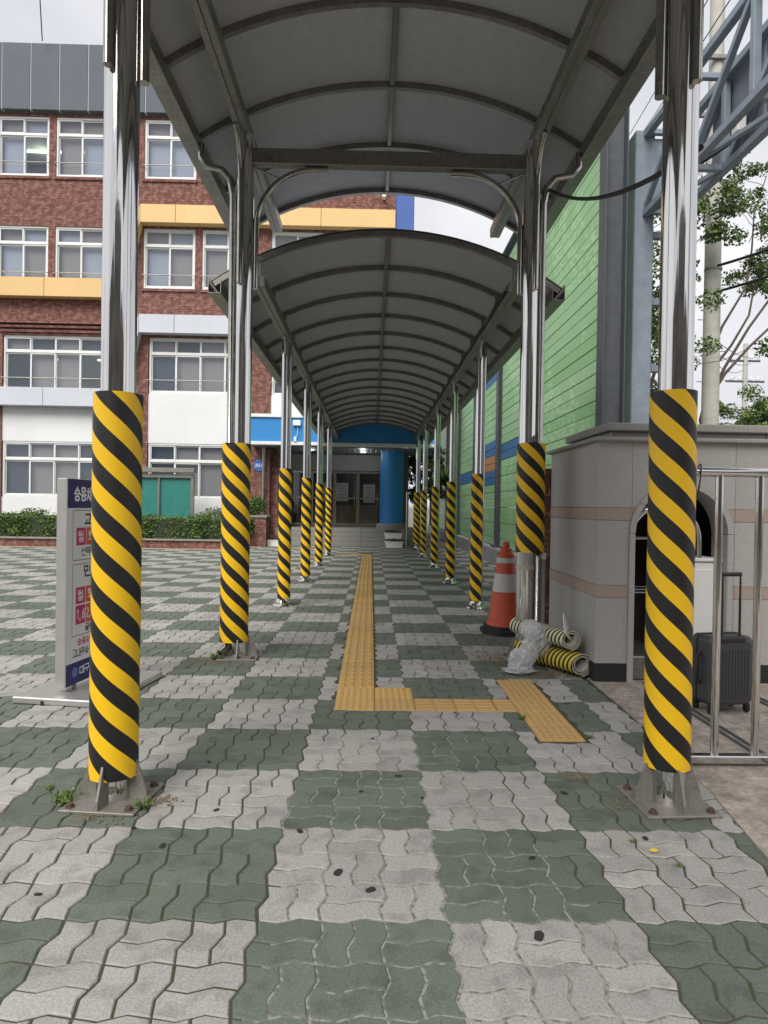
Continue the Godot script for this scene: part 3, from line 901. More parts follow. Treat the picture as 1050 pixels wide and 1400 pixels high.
	var roof := MB.new(); box(roof, Vector3((L + E) * 0.5, 16.2, FZ - 3.3), Vector3(E - L, 0.5, 6.2)); put("roof", roof, M.concrete_grey, b)
	# coloured bands of cladding that step down between the window bays
	for q in [[9.69, 9.0, 12.47, 11.80, M.yellow_panel, "yellow_band_panel"], [5.65, 4.98, 8.42, 7.74, M.grey_panel, "grey_band_panel"]]:
		var xx := -20.2
		while xx < -9.6:
			var x2 := minf(xx + 2.68, -9.35)
			if -9.35 - x2 < 0.6: x2 = -9.35
			var m := MB.new(); bbox(m, Vector3((xx + x2) * 0.5, (q[0] + q[1]) * 0.5, FZ + 0.19), Vector3(x2 - xx - 0.012, q[0] - q[1], 0.36), 0.01)
			put(q[5], m, q[4], b); xx = x2
			if xx >= -9.36: break
		var dg := MB.new()
		prism(dg, PackedVector2Array([Vector2(-9.344, q[1]), Vector2(-8.69, q[3]), Vector2(-8.69, q[2]), Vector2(-9.344, q[0] + 0.02)]), FZ + 0.005, FZ + 0.372)
		put(q[5], dg, q[4], b)
		xx = -8.684
		while xx < 0.70:
			var x3 := minf(xx + (1.3 if xx < -8.0 else 2.68), 0.74)
			if 0.74 - x3 < 0.5: x3 = 0.74
			var m2 := MB.new(); bbox(m2, Vector3((xx + x3) * 0.5, (q[2] + q[3]) * 0.5, FZ + 0.19), Vector3(x3 - xx - 0.012, q[2] - q[3], 0.36), 0.01)
			put(q[5], m2, q[4], b); xx = x3
	var bl := MB.new(); bbox(bl, Vector3(1.09, 10.4, FZ + 0.14), Vector3(0.68, 11.0, 0.34), 0.02); put("blue_end_panel", bl, M.blue_deep, b)
	var cam := MB.new(); bbox(cam, Vector3(0.30, 13.05, FZ + 0.12), Vector3(0.14, 0.12, 0.26), 0.02); put("security_camera", cam, M.white_plastic, b)
	# porch
	var fl := MB.new(); box(fl, Vector3(-1.1, 4.2, -24.52), Vector3(6.8, 0.88, 0.24)); var fa := put("porch_fascia", fl, M.blue, b)
	var tr := MB.new()
	bbox(tr, Vector3(-1.1, 3.70, -24.50), Vector3(6.84, 0.12, 0.34), 0.01); bbox(tr, Vector3(-1.1, 4.70, -24.50), Vector3(6.84, 0.12, 0.34), 0.01)
	put("white_trim", tr, M.white_wall, fa)
	var rf := MB.new(); box(rf, Vector3(-1.1, 4.62, -26.6), Vector3(6.7, 0.12, 3.9)); put("porch_roof", rf, M.concrete_grey, b)
	for k in 34:
		var s := MB.new(); bbox(s, Vector3(-4.35 + 0.2 * k, 3.62, -26.4), Vector3(0.19, 0.03, 3.5), 0.006); put("soffit_strip", s, M.gantry_panel, b)
	for q in [[-0.35, -25.3], [-0.35, -26.6], [-2.35, -25.9]]:
		var d := MB.new(); lathe(d, [Vector2(0, 3.598), Vector2(0.11, 3.598), Vector2(0.11, 3.604)], 16, Vector3(q[0], 0, q[1]))
		put("downlight", d, M.lamp, b)
		var ol := OmniLight3D.new(); ol.name = "downlight_glow"; ol.position = Vector3(q[0], 3.5, q[1]); ol.light_energy = 0.06; ol.light_size = 0.12; ol.omni_range = 8.0; ol.omni_attenuation = 2.0; ol.shadow_enabled = true
		b.add_child(ol)
	# column
	var cl := MB.new(); lathe(cl, [Vector2(0.455, 0.80), Vector2(0.455, 3.61)], 40, Vector3(0.80, 0, -26.1)); var col := put("blue_column", cl, M.blue, b)
	var pn := MB.new(); lathe(pn, [Vector2(0.60, 0.60), Vector2(0.60, 0.74), Vector2(0.56, 0.80), Vector2(0.40, 0.80)], 40, Vector3(0.80, 0, -26.1)); put("stone_base", pn, M.stone_step, col)
	# side walls of the porch and the glazed doors
	var sw := MB.new(); box(sw, Vector3(-3.72, 1.8, -26.75), Vector3(0.3, 3.6, 2.45)); pass
	put("porch_side_wall", sw, M.brick, b)
	var hall := MB.new()
	box(hall, Vector3(-1.2, 2.1, -31.6), Vector3(5.4, 3.2, 0.2)); box(hall, Vector3(-3.75, 2.1, -29.8), Vector3(0.2, 3.2, 3.5)); box(hall, Vector3(1.45, 2.1, -29.8), Vector3(0.2, 3.2, 3.5)); box(hall, Vector3(-1.2, 3.66, -29.8), Vector3(5.4, 0.1, 3.6))
	put("hall_wall", hall, M.room_dark, b)
	var ov := MB.new(); box(ov, Vector3(-1.2, 3.26, -28.0), Vector3(4.9, 0.66, 0.2)); put("door_header", ov, M.room, b)
	var xs := [-3.45, -2.5, -1.54, -0.57, 0.39, 1.30]
	for k in 5:
		var df := MB.new()
		var a: float = xs[k]; var c: float = xs[k + 1]
		for xe in [a + 0.035, c - 0.035]: bbox(df, Vector3(xe, 1.76, -27.98), Vector3(0.06, 2.30, 0.08), 0.006)
		for ye in [0.68, 1.78, 2.86]: bbox(df, Vector3((a + c) * 0.5, ye, -27.98), Vector3(c - a - 0.14, 0.10 if ye != 1.78 else 0.07, 0.06), 0.006)
		var dr := put("glass_door", df, M.steel, b)
		var gp := MB.new(); box(gp, Vector3((a + c) * 0.5, 1.78, -27.985), Vector3(c - a - 0.15, 2.1, 0.01)); put("pane", gp, M.glass_clear, dr)
		var hd := MB.new(); tube(hd, [Vector3(c - 0.14, 1.4, -27.90), Vector3(c - 0.14, 2.0, -27.90)], 0.015, 8); put("handle", hd, M.steel, dr)
	for q in [[-2.05, 2.05], [-1.25, 2.05], [-0.1, 2.0]]:
		var po := MB.new(); box(po, Vector3(q[0], q[1], -28.6), Vector3(0.5, 0.78, 0.012)); var pp := put("wall_poster", po, M.paper, b)
		var ln := MB.new()
		for k in 5: box(ln, Vector3(q[0] + 0.02, q[1] + 0.26 - 0.12 * k, -28.592), Vector3(0.36 - 0.04 * (k % 3), 0.03, 0.003))
		put("printed_line", ln, M.room, pp)
	var cnt := MB.new(); bbox(cnt, Vector3(-1.4, 1.05, -29.6), Vector3(3.4, 0.9, 0.6), 0.02); put("hall_counter", cnt, mat(lin(0.28, 0.22, 0.15), 0.6), b)
	var dpp := MB.new(); tube(dpp, [Vector3(-4.05, 0.4, -25.02), Vector3(-4.05, 3.62, -25.02)], 0.06, 12); put("downpipe", dpp, M.steel_dull, b)
	var fb := MB.new(); bbox(fb, Vector3(-2.75, 4.44, -24.33), Vector3(0.28, 0.2, 0.12), 0.02); put("junction_box", fb, M.white_plastic, b)
	var fc := MB.new(); bbox(fc, Vector3(-2.8, 3.85, -24.34), Vector3(0.10, 0.18, 0.12), 0.02); tube(fc, [Vector3(-2.72, 4.34, -24.36), Vector3(-2.72, 4.05, -24.36), Vector3(-2.80, 3.92, -24.36)], 0.01, 6); put("camera", fc, M.white_plastic, b)
	# sign by the door
	var ae := thing("round_sign", "round blue defibrillator sign on the brick beside the porch", "sign", Vector3(-4.22, 2.93, FZ + 0.004))
	var disc := MB.new(); lathe(disc, [Vector2(0.22, 0), Vector2(0.22, 0.02), Vector2(0.20, 0.026), Vector2(0, 0.026)], 28, Vector3.ZERO, Basis(Vector3.RIGHT, PI / 2)); put("disc", disc, mat(lin(0.06, 0.16, 0.50), 0.4), ae)
	var tm := TextMesh.new(); var sf := SystemFont.new(); sf.font_names = PackedStringArray(["Droid Sans"]); sf.font_weight = 700
	tm.font = sf; tm.text = "AED"; tm.font_size = 32; tm.pixel_size = 0.0055; tm.depth = 0.004
	put("lettering", tm, M.white_plastic, ae, Vector3(0, 0, 0.030))
	# steps
	var st := setting("entrance_steps")
	for k in 4:
		var z0 := -24.0 - 0.33 * k
		var n := 5
		for q in n:
			var m := MB.new(); var w := 5.3 / n
			bbox(m, Vector3(-3.55 + w * (q + 0.5), 0.075 + 0.15 * k, (z0 - 28.2) * 0.5), Vector3(w - 0.006, 0.15, 28.2 + z0), 0.012)
			if k < 3: m = MB.new(); bbox(m, Vector3(-3.55 + w * (q + 0.5), 0.075 + 0.15 * k, z0 - 0.20), Vector3(w - 0.006, 0.15, 0.40), 0.012)
			put("step_stone", m, M.stone_step, st)
	for k in 3:
		var m := MB.new()
		bbox(m, Vector3(2.1, 0.07 + 0.14 * k, -25.6 - 0.3 * k), Vector3(0.7, 0.14, 2.4 - 0.4 * k), 0.02)
		put("step_stone", m, M.stone_step, st)

# ------------------------------------------------------------------ planting in front of the school
func build_planting():
	var k := thing("brick_planter", "long low brick planter with stone coping under the clipped hedge", "planter")
	var m := MB.new()
	box(m, Vector3(-11.9, 0.12, -22.35), Vector3(14.9, 0.24, 1.3)); put("brick_wall", m, M.brick, k)
	for q in 15:
		var c := MB.new(); bbox(c, Vector3(-18.85 + 1.0 * q, 0.27, -21.76), Vector3(0.99, 0.06, 0.24), 0.01); put("coping_stone", c, M.kerb, k)
	var ed := setting("edging_strip")
	for q in 30:
		var es := MB.new(); bbox(es, Vector3(-19.0 + 0.5 * q, -0.01, -21.42), Vector3(0.49, 0.04, 0.28), 0.005); put("edging_stone", es, M.edging, ed)
	var s := MB.new(); box(s, Vector3(-11.9, 0.245, -22.4), Vector3(14.7, 0.02, 1.1)); put("soil", s, M.earth, k)
	var r := RandomNumberGenerator.new(); r.seed = 21
	var h := MB.new(); h.colored = true
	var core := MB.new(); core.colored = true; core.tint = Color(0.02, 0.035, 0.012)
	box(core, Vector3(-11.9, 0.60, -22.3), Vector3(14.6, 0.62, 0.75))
	for i in 15000:
		var p: Vector3
		var x := r.randf_range(-14.8, -4.5)
		var w := 0.04 * sin(x * 3.1) + 0.03 * sin(x * 7.7 + 1.0)
		if r.randf() < 0.62: p = Vector3(x, r.randf_range(0.29, 0.98) + w * 0.3, -21.92 + r.randfn() * 0.04 + w)
		else: p = Vector3(x, 0.96 + r.randfn() * 0.03 + w, r.randf_range(-22.7, -21.92))
		leaf(h, p, r.randf_range(0.05, 0.10), Color(0.095, 0.165, 0.032), r)
	for i in 260:
		var x := r.randf_range(-14.0, -4.6)
		leaf(h, Vector3(x, r.randf_range(0.98, 1.12), -22.2 + r.randfn() * 0.2), 0.08, Color(0.10, 0.17, 0.04), r)
	var hd := thing("hedge", "long clipped green hedge in front of the white school wall", "hedge")
	put("foliage", h, M.leaf, hd); put("inner_branches", core, M.leaf, hd)
	for q in [[Vector3(-5.3, 0.9, -22.95), Vector3(0.75, 0.45, 0.4), 1500, "round shrub rising behind the hedge, right of the teal notice board"], [Vector3(-11.6, 0.95, -23.2), Vector3(0.6, 0.3, 0.35), 700, "low round shrub rising behind the hedge, left of the notice sign"], [Vector3(-9.7, 1.1, -23.4), Vector3(0.7, 0.75, 0.4), 700, "loose twiggy shrub behind the hedge, above the parking sign"]]:
		var sh := MB.new(); leaves(sh, q[0], q[1], q[2], 0.09, Color(0.075, 0.13, 0.03), r)
		var wd := MB.new()
		for i in 7: branch(wd, Vector3(q[0].x, 0.25, q[0].z), q[0] + Vector3(r.randfn() * 0.3, 0.1 + r.randf() * q[1].y, r.randfn() * 0.15), 0.012, 0.004, r, 5)
		var t := thing("shrub", q[3], "shrub", Vector3.ZERO, 0.0, "shrubs behind the hedge")
		put("foliage", sh, M.leaf, t); put("stems", wd, M.bark, t)
	# small planter by the steps
	var p2 := thing("brick_planter", "small square brick planter left of the entrance steps", "planter")
	var m2 := MB.new(); box(m2, Vector3(-4.05, 0.5, -23.7), Vector3(0.8, 1.0, 0.9)); put("brick_wall", m2, M.brick, p2)
	var c2 := MB.new(); bbox(c2, Vector3(-4.05, 1.04, -23.7), Vector3(0.88, 0.08, 0.98), 0.015); put("coping_stone", c2, M.kerb, p2)
	var s2 := MB.new(); leaves(s2, Vector3(-4.1, 1.42, -23.6), Vector3(0.42, 0.36, 0.35), 1500, 0.085, Color(0.075, 0.14, 0.03), r); leaves(s2, Vector3(-4.3, 0.7, -23.1), Vector3(0.3, 0.4, 0.2), 700, 0.085, Color(0.06, 0.11, 0.025), r)
	var w2 := MB.new()
	for i in 6: branch(w2, Vector3(-4.1, 1.05, -23.6), Vector3(-4.1 + r.randfn() * 0.2, 1.5, -23.6 + r.randfn() * 0.15), 0.012, 0.004, r, 5)
	var t2 := thing("shrub", "leafy shrub growing in the small brick planter by the steps", "shrub")
	put("foliage", s2, M.leaf, t2); put("stems", w2, M.bark, t2)
	for q in [[Vector3(-3.35, 0.0, -23.7), "white flower trough with red blooms left of the steps", true], [Vector3(0.83, 0.0, -23.75), "white stacked flower trough at the foot of the steps, under the blue column", false], [Vector3(0.80, 0.30, -23.85), "upper white flower trough on the lowest step, under the blue column", false]]:
		var t := thing("flower_trough", q[1], "planter", q[0], 0.0, "white flower troughs by the steps")
		var b := MB.new()
		prism(b, PackedVector2Array([Vector2(-0.28, 0.0), Vector2(0.28, 0.0), Vector2(0.32, 0.19), Vector2(-0.32, 0.19)]), -0.13, 0.13); bbox(b, Vector3(0, 0.20, 0), Vector3(0.68, 0.035, 0.30), 0.01)
		put("box", b, M.white_plastic, t)
		for o in [-0.2, 0.0, 0.2]:
			var rb := MB.new(); bbox(rb, Vector3(o, 0.09, 0.134), Vector3(0.03, 0.14, 0.012), 0.003); put("rib", rb, M.white_plastic, t)
		var f := MB.new(); leaves(f, Vector3(0, 0.26, 0), Vector3(0.33, 0.10, 0.13), 420, 0.05, Color(0.06, 0.10, 0.03), r)
		put("foliage", f, M.leaf, t)
		if q[2]:
			var fl := MB.new(); leaves(fl, Vector3(0, 0.33, 0), Vector3(0.30, 0.08, 0.12), 160, 0.055, Color(0.5, 0.12, 0.16), r); put("blooms", fl, M.leaf, t)
	# notice board
	var nb := thing("notice_board", "teal glazed notice board in a steel frame behind the hedge", "notice board", Vector3(-7.5, 0, -23.8))
	var fr := MB.new()
	for x in [-1.25, -0.02, 1.15]: bbox(fr, Vector3(x, 1.2, 0), Vector3(0.12 if x != -0.02 else 0.07, 2.4, 0.14), 0.01)
	bbox(fr, Vector3(-0.05, 2.42, 0), Vector3(2.5, 0.14, 0.16), 0.01); bbox(fr, Vector3(-0.05, 0.90, 0), Vector3(2.5, 0.10, 0.15), 0.01)
	put("frame", fr, M.steel_dull, nb)
	var cap := MB.new(); bbox(cap, Vector3(-0.05, 2.62, 0.03), Vector3(2.6, 0.16, 0.36), 0.01); put("roof", cap, M.steel_dull, nb)
	var bd := MB.new(); box(bd, Vector3(-0.05, 1.64, -0.03), Vector3(2.3, 1.44, 0.03)); put("felt_board", bd, M.teal, nb)
	for x in [-0.63, 0.56]:
		var g := MB.new(); box(g, Vector3(x, 1.64, 0.04), Vector3(1.10, 1.40, 0.006)); put("pane", g, M.glass_clear, nb)

# ------------------------------------------------------------------ lettering of the sign, drawn stroke by stroke
func jamo(k: String) -> Array:
	match k:
		"g": return [[[0, 0], [1, 0], [1, 1]]]
		"gg": return [[[0, 0], [.42, 0], [.42, 1]], [[.58, 0], [1, 0], [1, 1]]]
		"n": return [[[0, 0], [0, 1], [1, 1]]]
		"d": return [[[1, 0], [0, 0], [0, 1], [1, 1]]]
		"t": return [[[1, 0], [0, 0], [0, 1], [1, 1]], [[0, .5], [.9, .5]]]
		"m": return [[[0, 0], [1, 0], [1, 1], [0, 1], [0, 0]]]
		"b": return [[[0, 0], [0, 1], [1, 1], [1, 0]], [[0, .5], [1, .5]]]
		"s": return [[[.5, 0], [.45, .4], [0, 1]], [[.5, .3], [1, 1]]]
		"j": return [[[0, 0], [1, 0]], [[.5, 0], [.45, .4], [0, 1]], [[.5, .35], [1, 1]]]
		"ch": return [[[.35, 0], [.65, 0]], [[0, .25], [1, .25]], [[.5, .25], [.45, .55], [0, 1]], [[.5, .5], [1, 1]]]
		"h": return [[[.3, 0], [.7, 0]], [[0, .25], [1, .25]], ring(.5, .7, .36, .3)]
		"r": return [[[0, 0], [1, 0], [1, .5], [0, .5], [0, 1], [1, 1]]]
		"k": return [[[0, 0], [1, 0], [1, 1]], [[0, .5], [1, .5]]]
		"o": return [ring(.5, .5, .5, .5)]
		"a": return [[[.25, 0], [.25, 1]], [[.25, .5], [1, .5]]]
		"eo": return [[[.8, 0], [.8, 1]], [[0, .5], [.8, .5]]]
		"ae": return [[[.2, 0], [.2, 1]], [[.9, 0], [.9, 1]], [[.2, .5], [.9, .5]]]
		"i": return [[[.6, 0], [.6, 1]]]
		"eu": return [[[0, .5], [1, .5]]]
		"ou": return [[[0, 0], [1, 0]], [[.5, 0], [.5, 1]]]
		"yu": return [[[0, 0], [1, 0]], [[.3, 0], [.3, 1]], [[.7, 0], [.7, 1]]]
		"oo": return [[[0, 1], [1, 1]], [[.5, 0], [.5, 1]]]
		"yo": return [[[0, 1], [1, 1]], [[.3, 0], [.3, 1]], [[.7, 0], [.7, 1]]]
		"1": return [[[.25, .2], [.55, 0], [.55, 1]]]
		"2": return [[[0.05, .2], [.3, 0], [.8, .05], [.9, .3], [0, 1], [1, 1]]]
		"6": return [[[.9, 0], [.3, .3], [.05, .7]], ring(.5, .7, .45, .3)]
		"7": return [[[0, 0], [1, 0], [.4, 1]]]
		",": return [[[.4, .9], [.2, 1.2]]]
	return []

func ring(cx, cy, rx, ry) -> Array:
	var o := []
	for i in 15: o.append([cx + rx * cos(TAU * i / 14.0), cy + ry * sin(TAU * i / 14.0)])
	return o

func glyph(im: Image, form: Array, box_: Rect2, col: Color, w: float):
	var zones := []
	match form[0]:
		"V": zones = [[0, .1, .52, .8], [.62, 0, .38, 1]]
		"VF": zones = [[0, .02, .52, .46], [.62, 0, .38, .56], [.15, .66, .8, .34]]
		"H": zones = [[.14, 0, .72, .48], [0, .58, 1, .32]]
		"HU": zones = [[.14, 0, .72, .42], [0, .56, 1, .4]]
		"HF": zones = [[.16, 0, .68, .32], [0, .40, 1, .16], [.16, .66, .68, .34]]
		"W": zones = [[0, 0, .56, .46], [0, .56, .62, .3], [.68, 0, .32, 1]]
		"WF": zones = [[.02, 0, .52, .3], [0, .38, .6, .2], [.66, 0, .32, .58], [.12, .66, .84, .34]]
		_: zones = [[0, 0, 1, 1]]
	for k in range(1, form.size()):
		var z: Array = zones[k - 1]
		for line in jamo(form[k]):
			for i in line.size() - 1:
				var a := Vector2(line[i][0], line[i][1]); var b := Vector2(line[i + 1][0], line[i + 1][1])
				var p := box_.position + (Vector2(z[0], z[1]) + a * Vector2(z[2], z[3])) * box_.size
				var q := box_.position + (Vector2(z[0], z[1]) + b * Vector2(z[2], z[3])) * box_.size
				var steps := int(p.distance_to(q)) + 1
				for s in steps + 1:
					var c := p.lerp(q, float(s) / steps)
					im.fill_rect(Rect2i(int(c.x - w * 0.5), int(c.y - w * 0.5), int(maxf(1, w)), int(maxf(1, w))), col)

func sign_texture() -> ImageTexture:
	var W := 500; var H := 1034          # 0.75 m by 1.55 m
	var im := Image.create(W, H, true, Image.FORMAT_RGB8)
	var pxm := W / 0.75
	var white := Color(0.86, 0.87, 0.88); var navy := Color(0.14, 0.16, 0.40); var ink := Color(0.13, 0.13, 0.15)
	var magenta := Color(0.72, 0.18, 0.42); var orange := Color(0.80, 0.36, 0.22)
	im.fill(white)
	im.fill_rect(Rect2i(0, 0, W, int(0.141 * H)), navy)
	im.fill_rect(Rect2i(0, int(0.895 * H), W, H), navy)
	var text := func(forms: Array, u: float, v: float, gw: float, gh: float, col: Color, w: float):
		var x := u
		for f in forms:
			if f.is_empty(): x += gw * 0.35; continue
			glyph(im, f, Rect2(x * pxm, v * H, gw * 0.86 * pxm, gh * H), col, w); x += gw
	for bx in [[0.15, 0.395], [0.415, 0.765]]:
		var y0 := int(bx[0] * H); var y1 := int(bx[1] * H)
		for q in [Rect2i(48, y0, 404, 3), Rect2i(48, y1, 404, 3), Rect2i(45, y0 + 3, 3, y1 - y0 - 3), Rect2i(452, y0 + 3, 3, y1 - y0 - 3)]: im.fill_rect(q, ink)
	var yo := ["H", "o", "yo"]; var cha := ["V", "ch", "a"]; var yong := ["HF", "o", "yo", "o"]; var seung := ["HF", "s", "eu", "o"]
	var wol := ["WF", "o", "ou", "eo", "r"]; var hwa := ["W", "h", "oo", "a"]
	text.call([seung, yong, cha, [], yo], 0.085, 0.040, 0.083, 0.064, Color(0.92, 0.92, 0.94), 9.0)
	glyph(im, yo, Rect2((0.085 + 0.083 * 3.35) * pxm, 0.040 * H, 0.083 * 0.86 * pxm, 0.064 * H), Color(0.93, 0.83, 0.20), 9.0)
	text.call([["H", "g", "yo"], ["VF", "j", "i", "g"]], 0.225, 0.173, 0.10, 0.048, ink, 9.0)
	for q in [[0.115, 0.24, 0.237, 0.325, magenta], [0.247, 0.372, 0.237, 0.325, orange], [0.115, 0.24, 0.53, 0.612, magenta], [0.247, 0.372, 0.53, 0.612, orange], [0.115, 0.24, 0.620, 0.712, magenta], [0.247, 0.372, 0.620, 0.712, orange]]:
		im.fill_rect(Rect2i(int(q[0] * pxm), int(q[2] * H), int((q[1] - q[0]) * pxm), int((q[3] - q[2]) * H)), q[4])
	text.call([wol], 0.146, 0.257, 0.075, 0.048, white, 6.0); text.call([hwa], 0.278, 0.257, 0.075, 0.048, white, 6.0)
	text.call([wol], 0.146, 0.547, 0.075, 0.048, white, 6.0); text.call([hwa], 0.278, 0.547, 0.075, 0.048, white, 6.0)
	text.call([["X", "1"], ["X", ","], ["X", "6"]], 0.130, 0.642, 0.036, 0.045, white, 6.0)
	text.call([["X", "2"], ["X", ","], ["X", "7"]], 0.262, 0.642, 0.036, 0.045, white, 6.0)
	text.call([["VF", "s", "eo", "n"], ["VF", "t", "ae", "g"], ["VF", "j", "eo", "g"]], 0.185, 0.338, 0.062, 0.037, ink, 5.0)
	text.call([["VF", "m", "i", "n"], ["WF", "o", "ou", "eo", "n"]], 0.225, 0.43, 0.10, 0.050, ink, 9.0)
	text.call([["HF", "gg", "eu", "t"], ["VF", "b", "eo", "n"]], 0.245, 0.720, 0.062, 0.032, ink, 5.0)
	text.call([seung, yong, cha, [], yo], 0.145, 0.783, 0.058, 0.034, magenta, 5.0)
	text.call([["H", "g", "yo"], ["V", "n", "ae"], ["HU", "j", "ou"], cha, ["VF", "j", "a", "o"], ["HF", "o", "eu", "r"]], 0.085, 0.835, 0.055, 0.036, ink, 5.0)
	text.call([["V", "d", "ae"], ["HU", "g", "ou"], ["VF", "b", "a", "n"]], 0.18, 0.925, 0.068, 0.036, white, 6.0)
	for k in 3:
		for i in 40:
			var c := Vector2(0.115 * pxm, 0.944 * H) + Vector2.from_angle(TAU * i / 40.0) * (22.0 - 8.0 * k)
			im.fill_rect(Rect2i(int(c.x) - 2, int(c.y) - 2, 4, 4), Color(0.45, 0.58, 0.80))
	im.generate_mipmaps()
	return ImageTexture.create_from_image(im)

func build_sign():
	var ang := 0.15
	var t := thing("notice_sign", "free-standing steel notice panel with navy header behind the nearest left post", "sign", Vector3(-2.275, 0, -4.95), -ang)
	# own axes: -z runs along the panel, +x is the printed side
	var bp := MB.new(); bbox(bp, Vector3(0.07, 0.025, -0.32), Vector3(0.72, 0.05, 0.90), 0.008); put("base", bp, M.brushed, t)
	for z in [-0.14, -0.62]:
		var l := MB.new(); bbox(l, Vector3(0, 0.07, z), Vector3(0.05, 0.06, 0.06), 0.004); put("leg", l, M.steel_dull, t)
	var p := MB.new(); bbox(p, Vector3(0, 0.865, -0.375), Vector3(0.085, 1.55, 0.75), 0.006); put("case", p, M.brushed, t)
	var f := MB.new(); f.textured = true
	var x := 0.0445
	f.quv(Vector3(x, 1.636, -0.004), Vector3(x, 1.636, -0.746), Vector3(x, 0.094, -0.746), Vector3(x, 0.094, -0.004), Vector3.RIGHT, Vector2(0, 0), Vector2(1, 0), Vector2(1, 1), Vector2(0, 1))
	var pm := mat(Color.WHITE, 0.35); pm.albedo_texture = sign_texture()
	put("printed_face", f, pm, t)
	var bo := MB.new(); tube(bo, [Vector3(-0.05, 0.0, 0.12), Vector3(-0.05, 0.03, 0.12)], 0.018, 8); put("foot", bo, M.rubber, t)

# ------------------------------------------------------------------ gateway on the right
func build_gateway():
	var ap := setting("gateway_concrete")
	var m := MB.new()
	var poly := PackedVector2Array([Vector2(1.66, 1.0), Vector2(1.69, 2.6), Vector2(1.72, 2.9), Vector2(1.80, 3.45), Vector2(1.865, 4.2), Vector2(1.89, 5.0), Vector2(1.90, 5.75), Vector2(14.0, 5.75), Vector2(14.0, -3.0), Vector2(1.66, -3.0)])
	prism(m, poly, 0.004, -0.1, Vector3.ZERO, Basis(Vector3.RIGHT, Vector3(0, 0, -1), Vector3.UP))
	put("slab", m, M.concrete, ap)
	for rx in [2.33, 3.02]:
		for o in [0.0, 0.055]:
			var rl := MB.new()
			var pts := []
			for i in 14:
				var q := float(i) / 13.0
				pts.append(Vector3(rx + o + 0.10 * q * q, 0.007, -5.6 + 4.4 * q))
			tube(rl, pts, 0.012, 6)
			put("gate_rail", rl, M.h_steel, ap)
	# granite gatehouse wall with an arched niche
	var g := thing("granite_gate_wall", "grey granite gate wall with pink bands and an arched niche", "wall")
	var x0 := 1.92; var x1 := 4.3; var zf := -5.63; var zb := -7.1
	var cx := 2.64; var Ro := 0.445; var Ri := 0.395; var spr := 1.275
	var th := 0.27
	# courses: [y0, y1, material]
	var courses := [[0.0, 0.16, M.granite_black], [0.163, 0.722, null], [0.725, 0.828, M.granite_pink], [0.831, 1.380, null], [1.383, 1.487, M.granite_pink], [1.490, 2.05, null]]
	var hole := PackedVector2Array([Vector2(cx - Ro - 0.002, -0.1)])
	for i in 25: hole.append(Vector2(cx, spr) + Vector2.from_angle(PI - PI * i / 24.0) * (Ro + 0.002))
	hole.append(Vector2(cx + Ro + 0.002, -0.1))
	var ci := 0
	for c in courses:
		var proud: float = 0.004 if c[2] == M.granite_pink else 0.0
		for seg in [[x0, 2.215], [2.218, 3.10], [3.103, 3.75], [3.753, x1]]:
			var r := PackedVector2Array([Vector2(seg[0], c[0]), Vector2(seg[1], c[0]), Vector2(seg[1], c[1]), Vector2(seg[0], c[1])])
			for pz in Geometry2D.clip_polygons(r, hole):
				if Geometry2D.is_polygon_clockwise(pz): continue
				var s := MB.new(); prism(s, pz, zf + proud, zf - th)
				put("stone_slab", s, c[2] if c[2] != null else M.granite[ci % 3], g); ci += 1
		for seg in [[zf - th - 0.003, -6.38], [-6.383, zb]]:      # return face
			var s := MB.new()
			bbox(s, Vector3(x0 + 0.10 - proud * 0.5, (c[0] + c[1]) * 0.5, (seg[0] + seg[1]) * 0.5), Vector3(0.20 + proud, c[1] - c[0], absf(seg[1] - seg[0])), 0.003)
			put("stone_slab", s, c[2] if c[2] != null else M.granite[ci % 3], g); ci += 1
	var bk := MB.new(); box(bk, Vector3((x0 + x1) * 0.5 + 0.1, 1.02, zb + 0.1), Vector3(x1 - x0 - 0.21, 2.04, 0.2)); box(bk, Vector3(x1 - 0.1, 1.02, -6.4), Vector3(0.2, 2.04, 0.98)); put("inner_wall", bk, M.room_dark, g)
	# arch surround
	var jm := MB.new(); bbox(jm, Vector3(cx - (Ro + Ri) * 0.5, spr * 0.5, zf - 0.12), Vector3(Ro - Ri, spr - 0.003, 0.28), 0.006); put("arch_stone", jm, M.granite[1], g)
	var jm2 := MB.new(); bbox(jm2, Vector3(cx + (Ro + Ri) * 0.5, spr * 0.5, zf - 0.12), Vector3(Ro - Ri, spr - 0.003, 0.28), 0.006); put("arch_stone", jm2, M.granite[1], g)
	for k in 5:
		var poly2 := PackedVector2Array()
		var a0 := PI - PI * k / 5.0 - 0.004; var a1 := PI - PI * (k + 1) / 5.0 + 0.004
		for i in 7: poly2.append(Vector2(cx, spr) + Vector2.from_angle(lerpf(a0, a1, i / 6.0)) * Ro)
		for i in 7: poly2.append(Vector2(cx, spr) + Vector2.from_angle(lerpf(a1, a0, i / 6.0)) * Ri)
		var s := MB.new(); prism(s, poly2, zf + 0.02, zf - 0.26); put("arch_stone", s, M.granite[k % 3], g)
	# stepped coping
	var tiers := [[0.05, 2.05, 2.085, 0.0], [-0.16, 2.086, 2.155, 0.0], [-0.11, 2.156, 2.225, 0.0]]
	for q in tiers:
		var o: float = q[0]
		var w := (x1 - x0 + o * 2) / 3.0
		for k in 3:
			var s := MB.new(); bbox(s, Vector3(x0 - o + w * (k + 0.5), (q[1] + q[2]) * 0.5, (zf + zb) * 0.5), Vector3(w - 0.004, q[2] - q[1], zf - zb + o * 2), 0.008)
			put("coping_stone", s, M.granite_dark, g)
	var bw := thing("brick_wall", "short red brick wall end hidden behind the cone-side post", "wall")
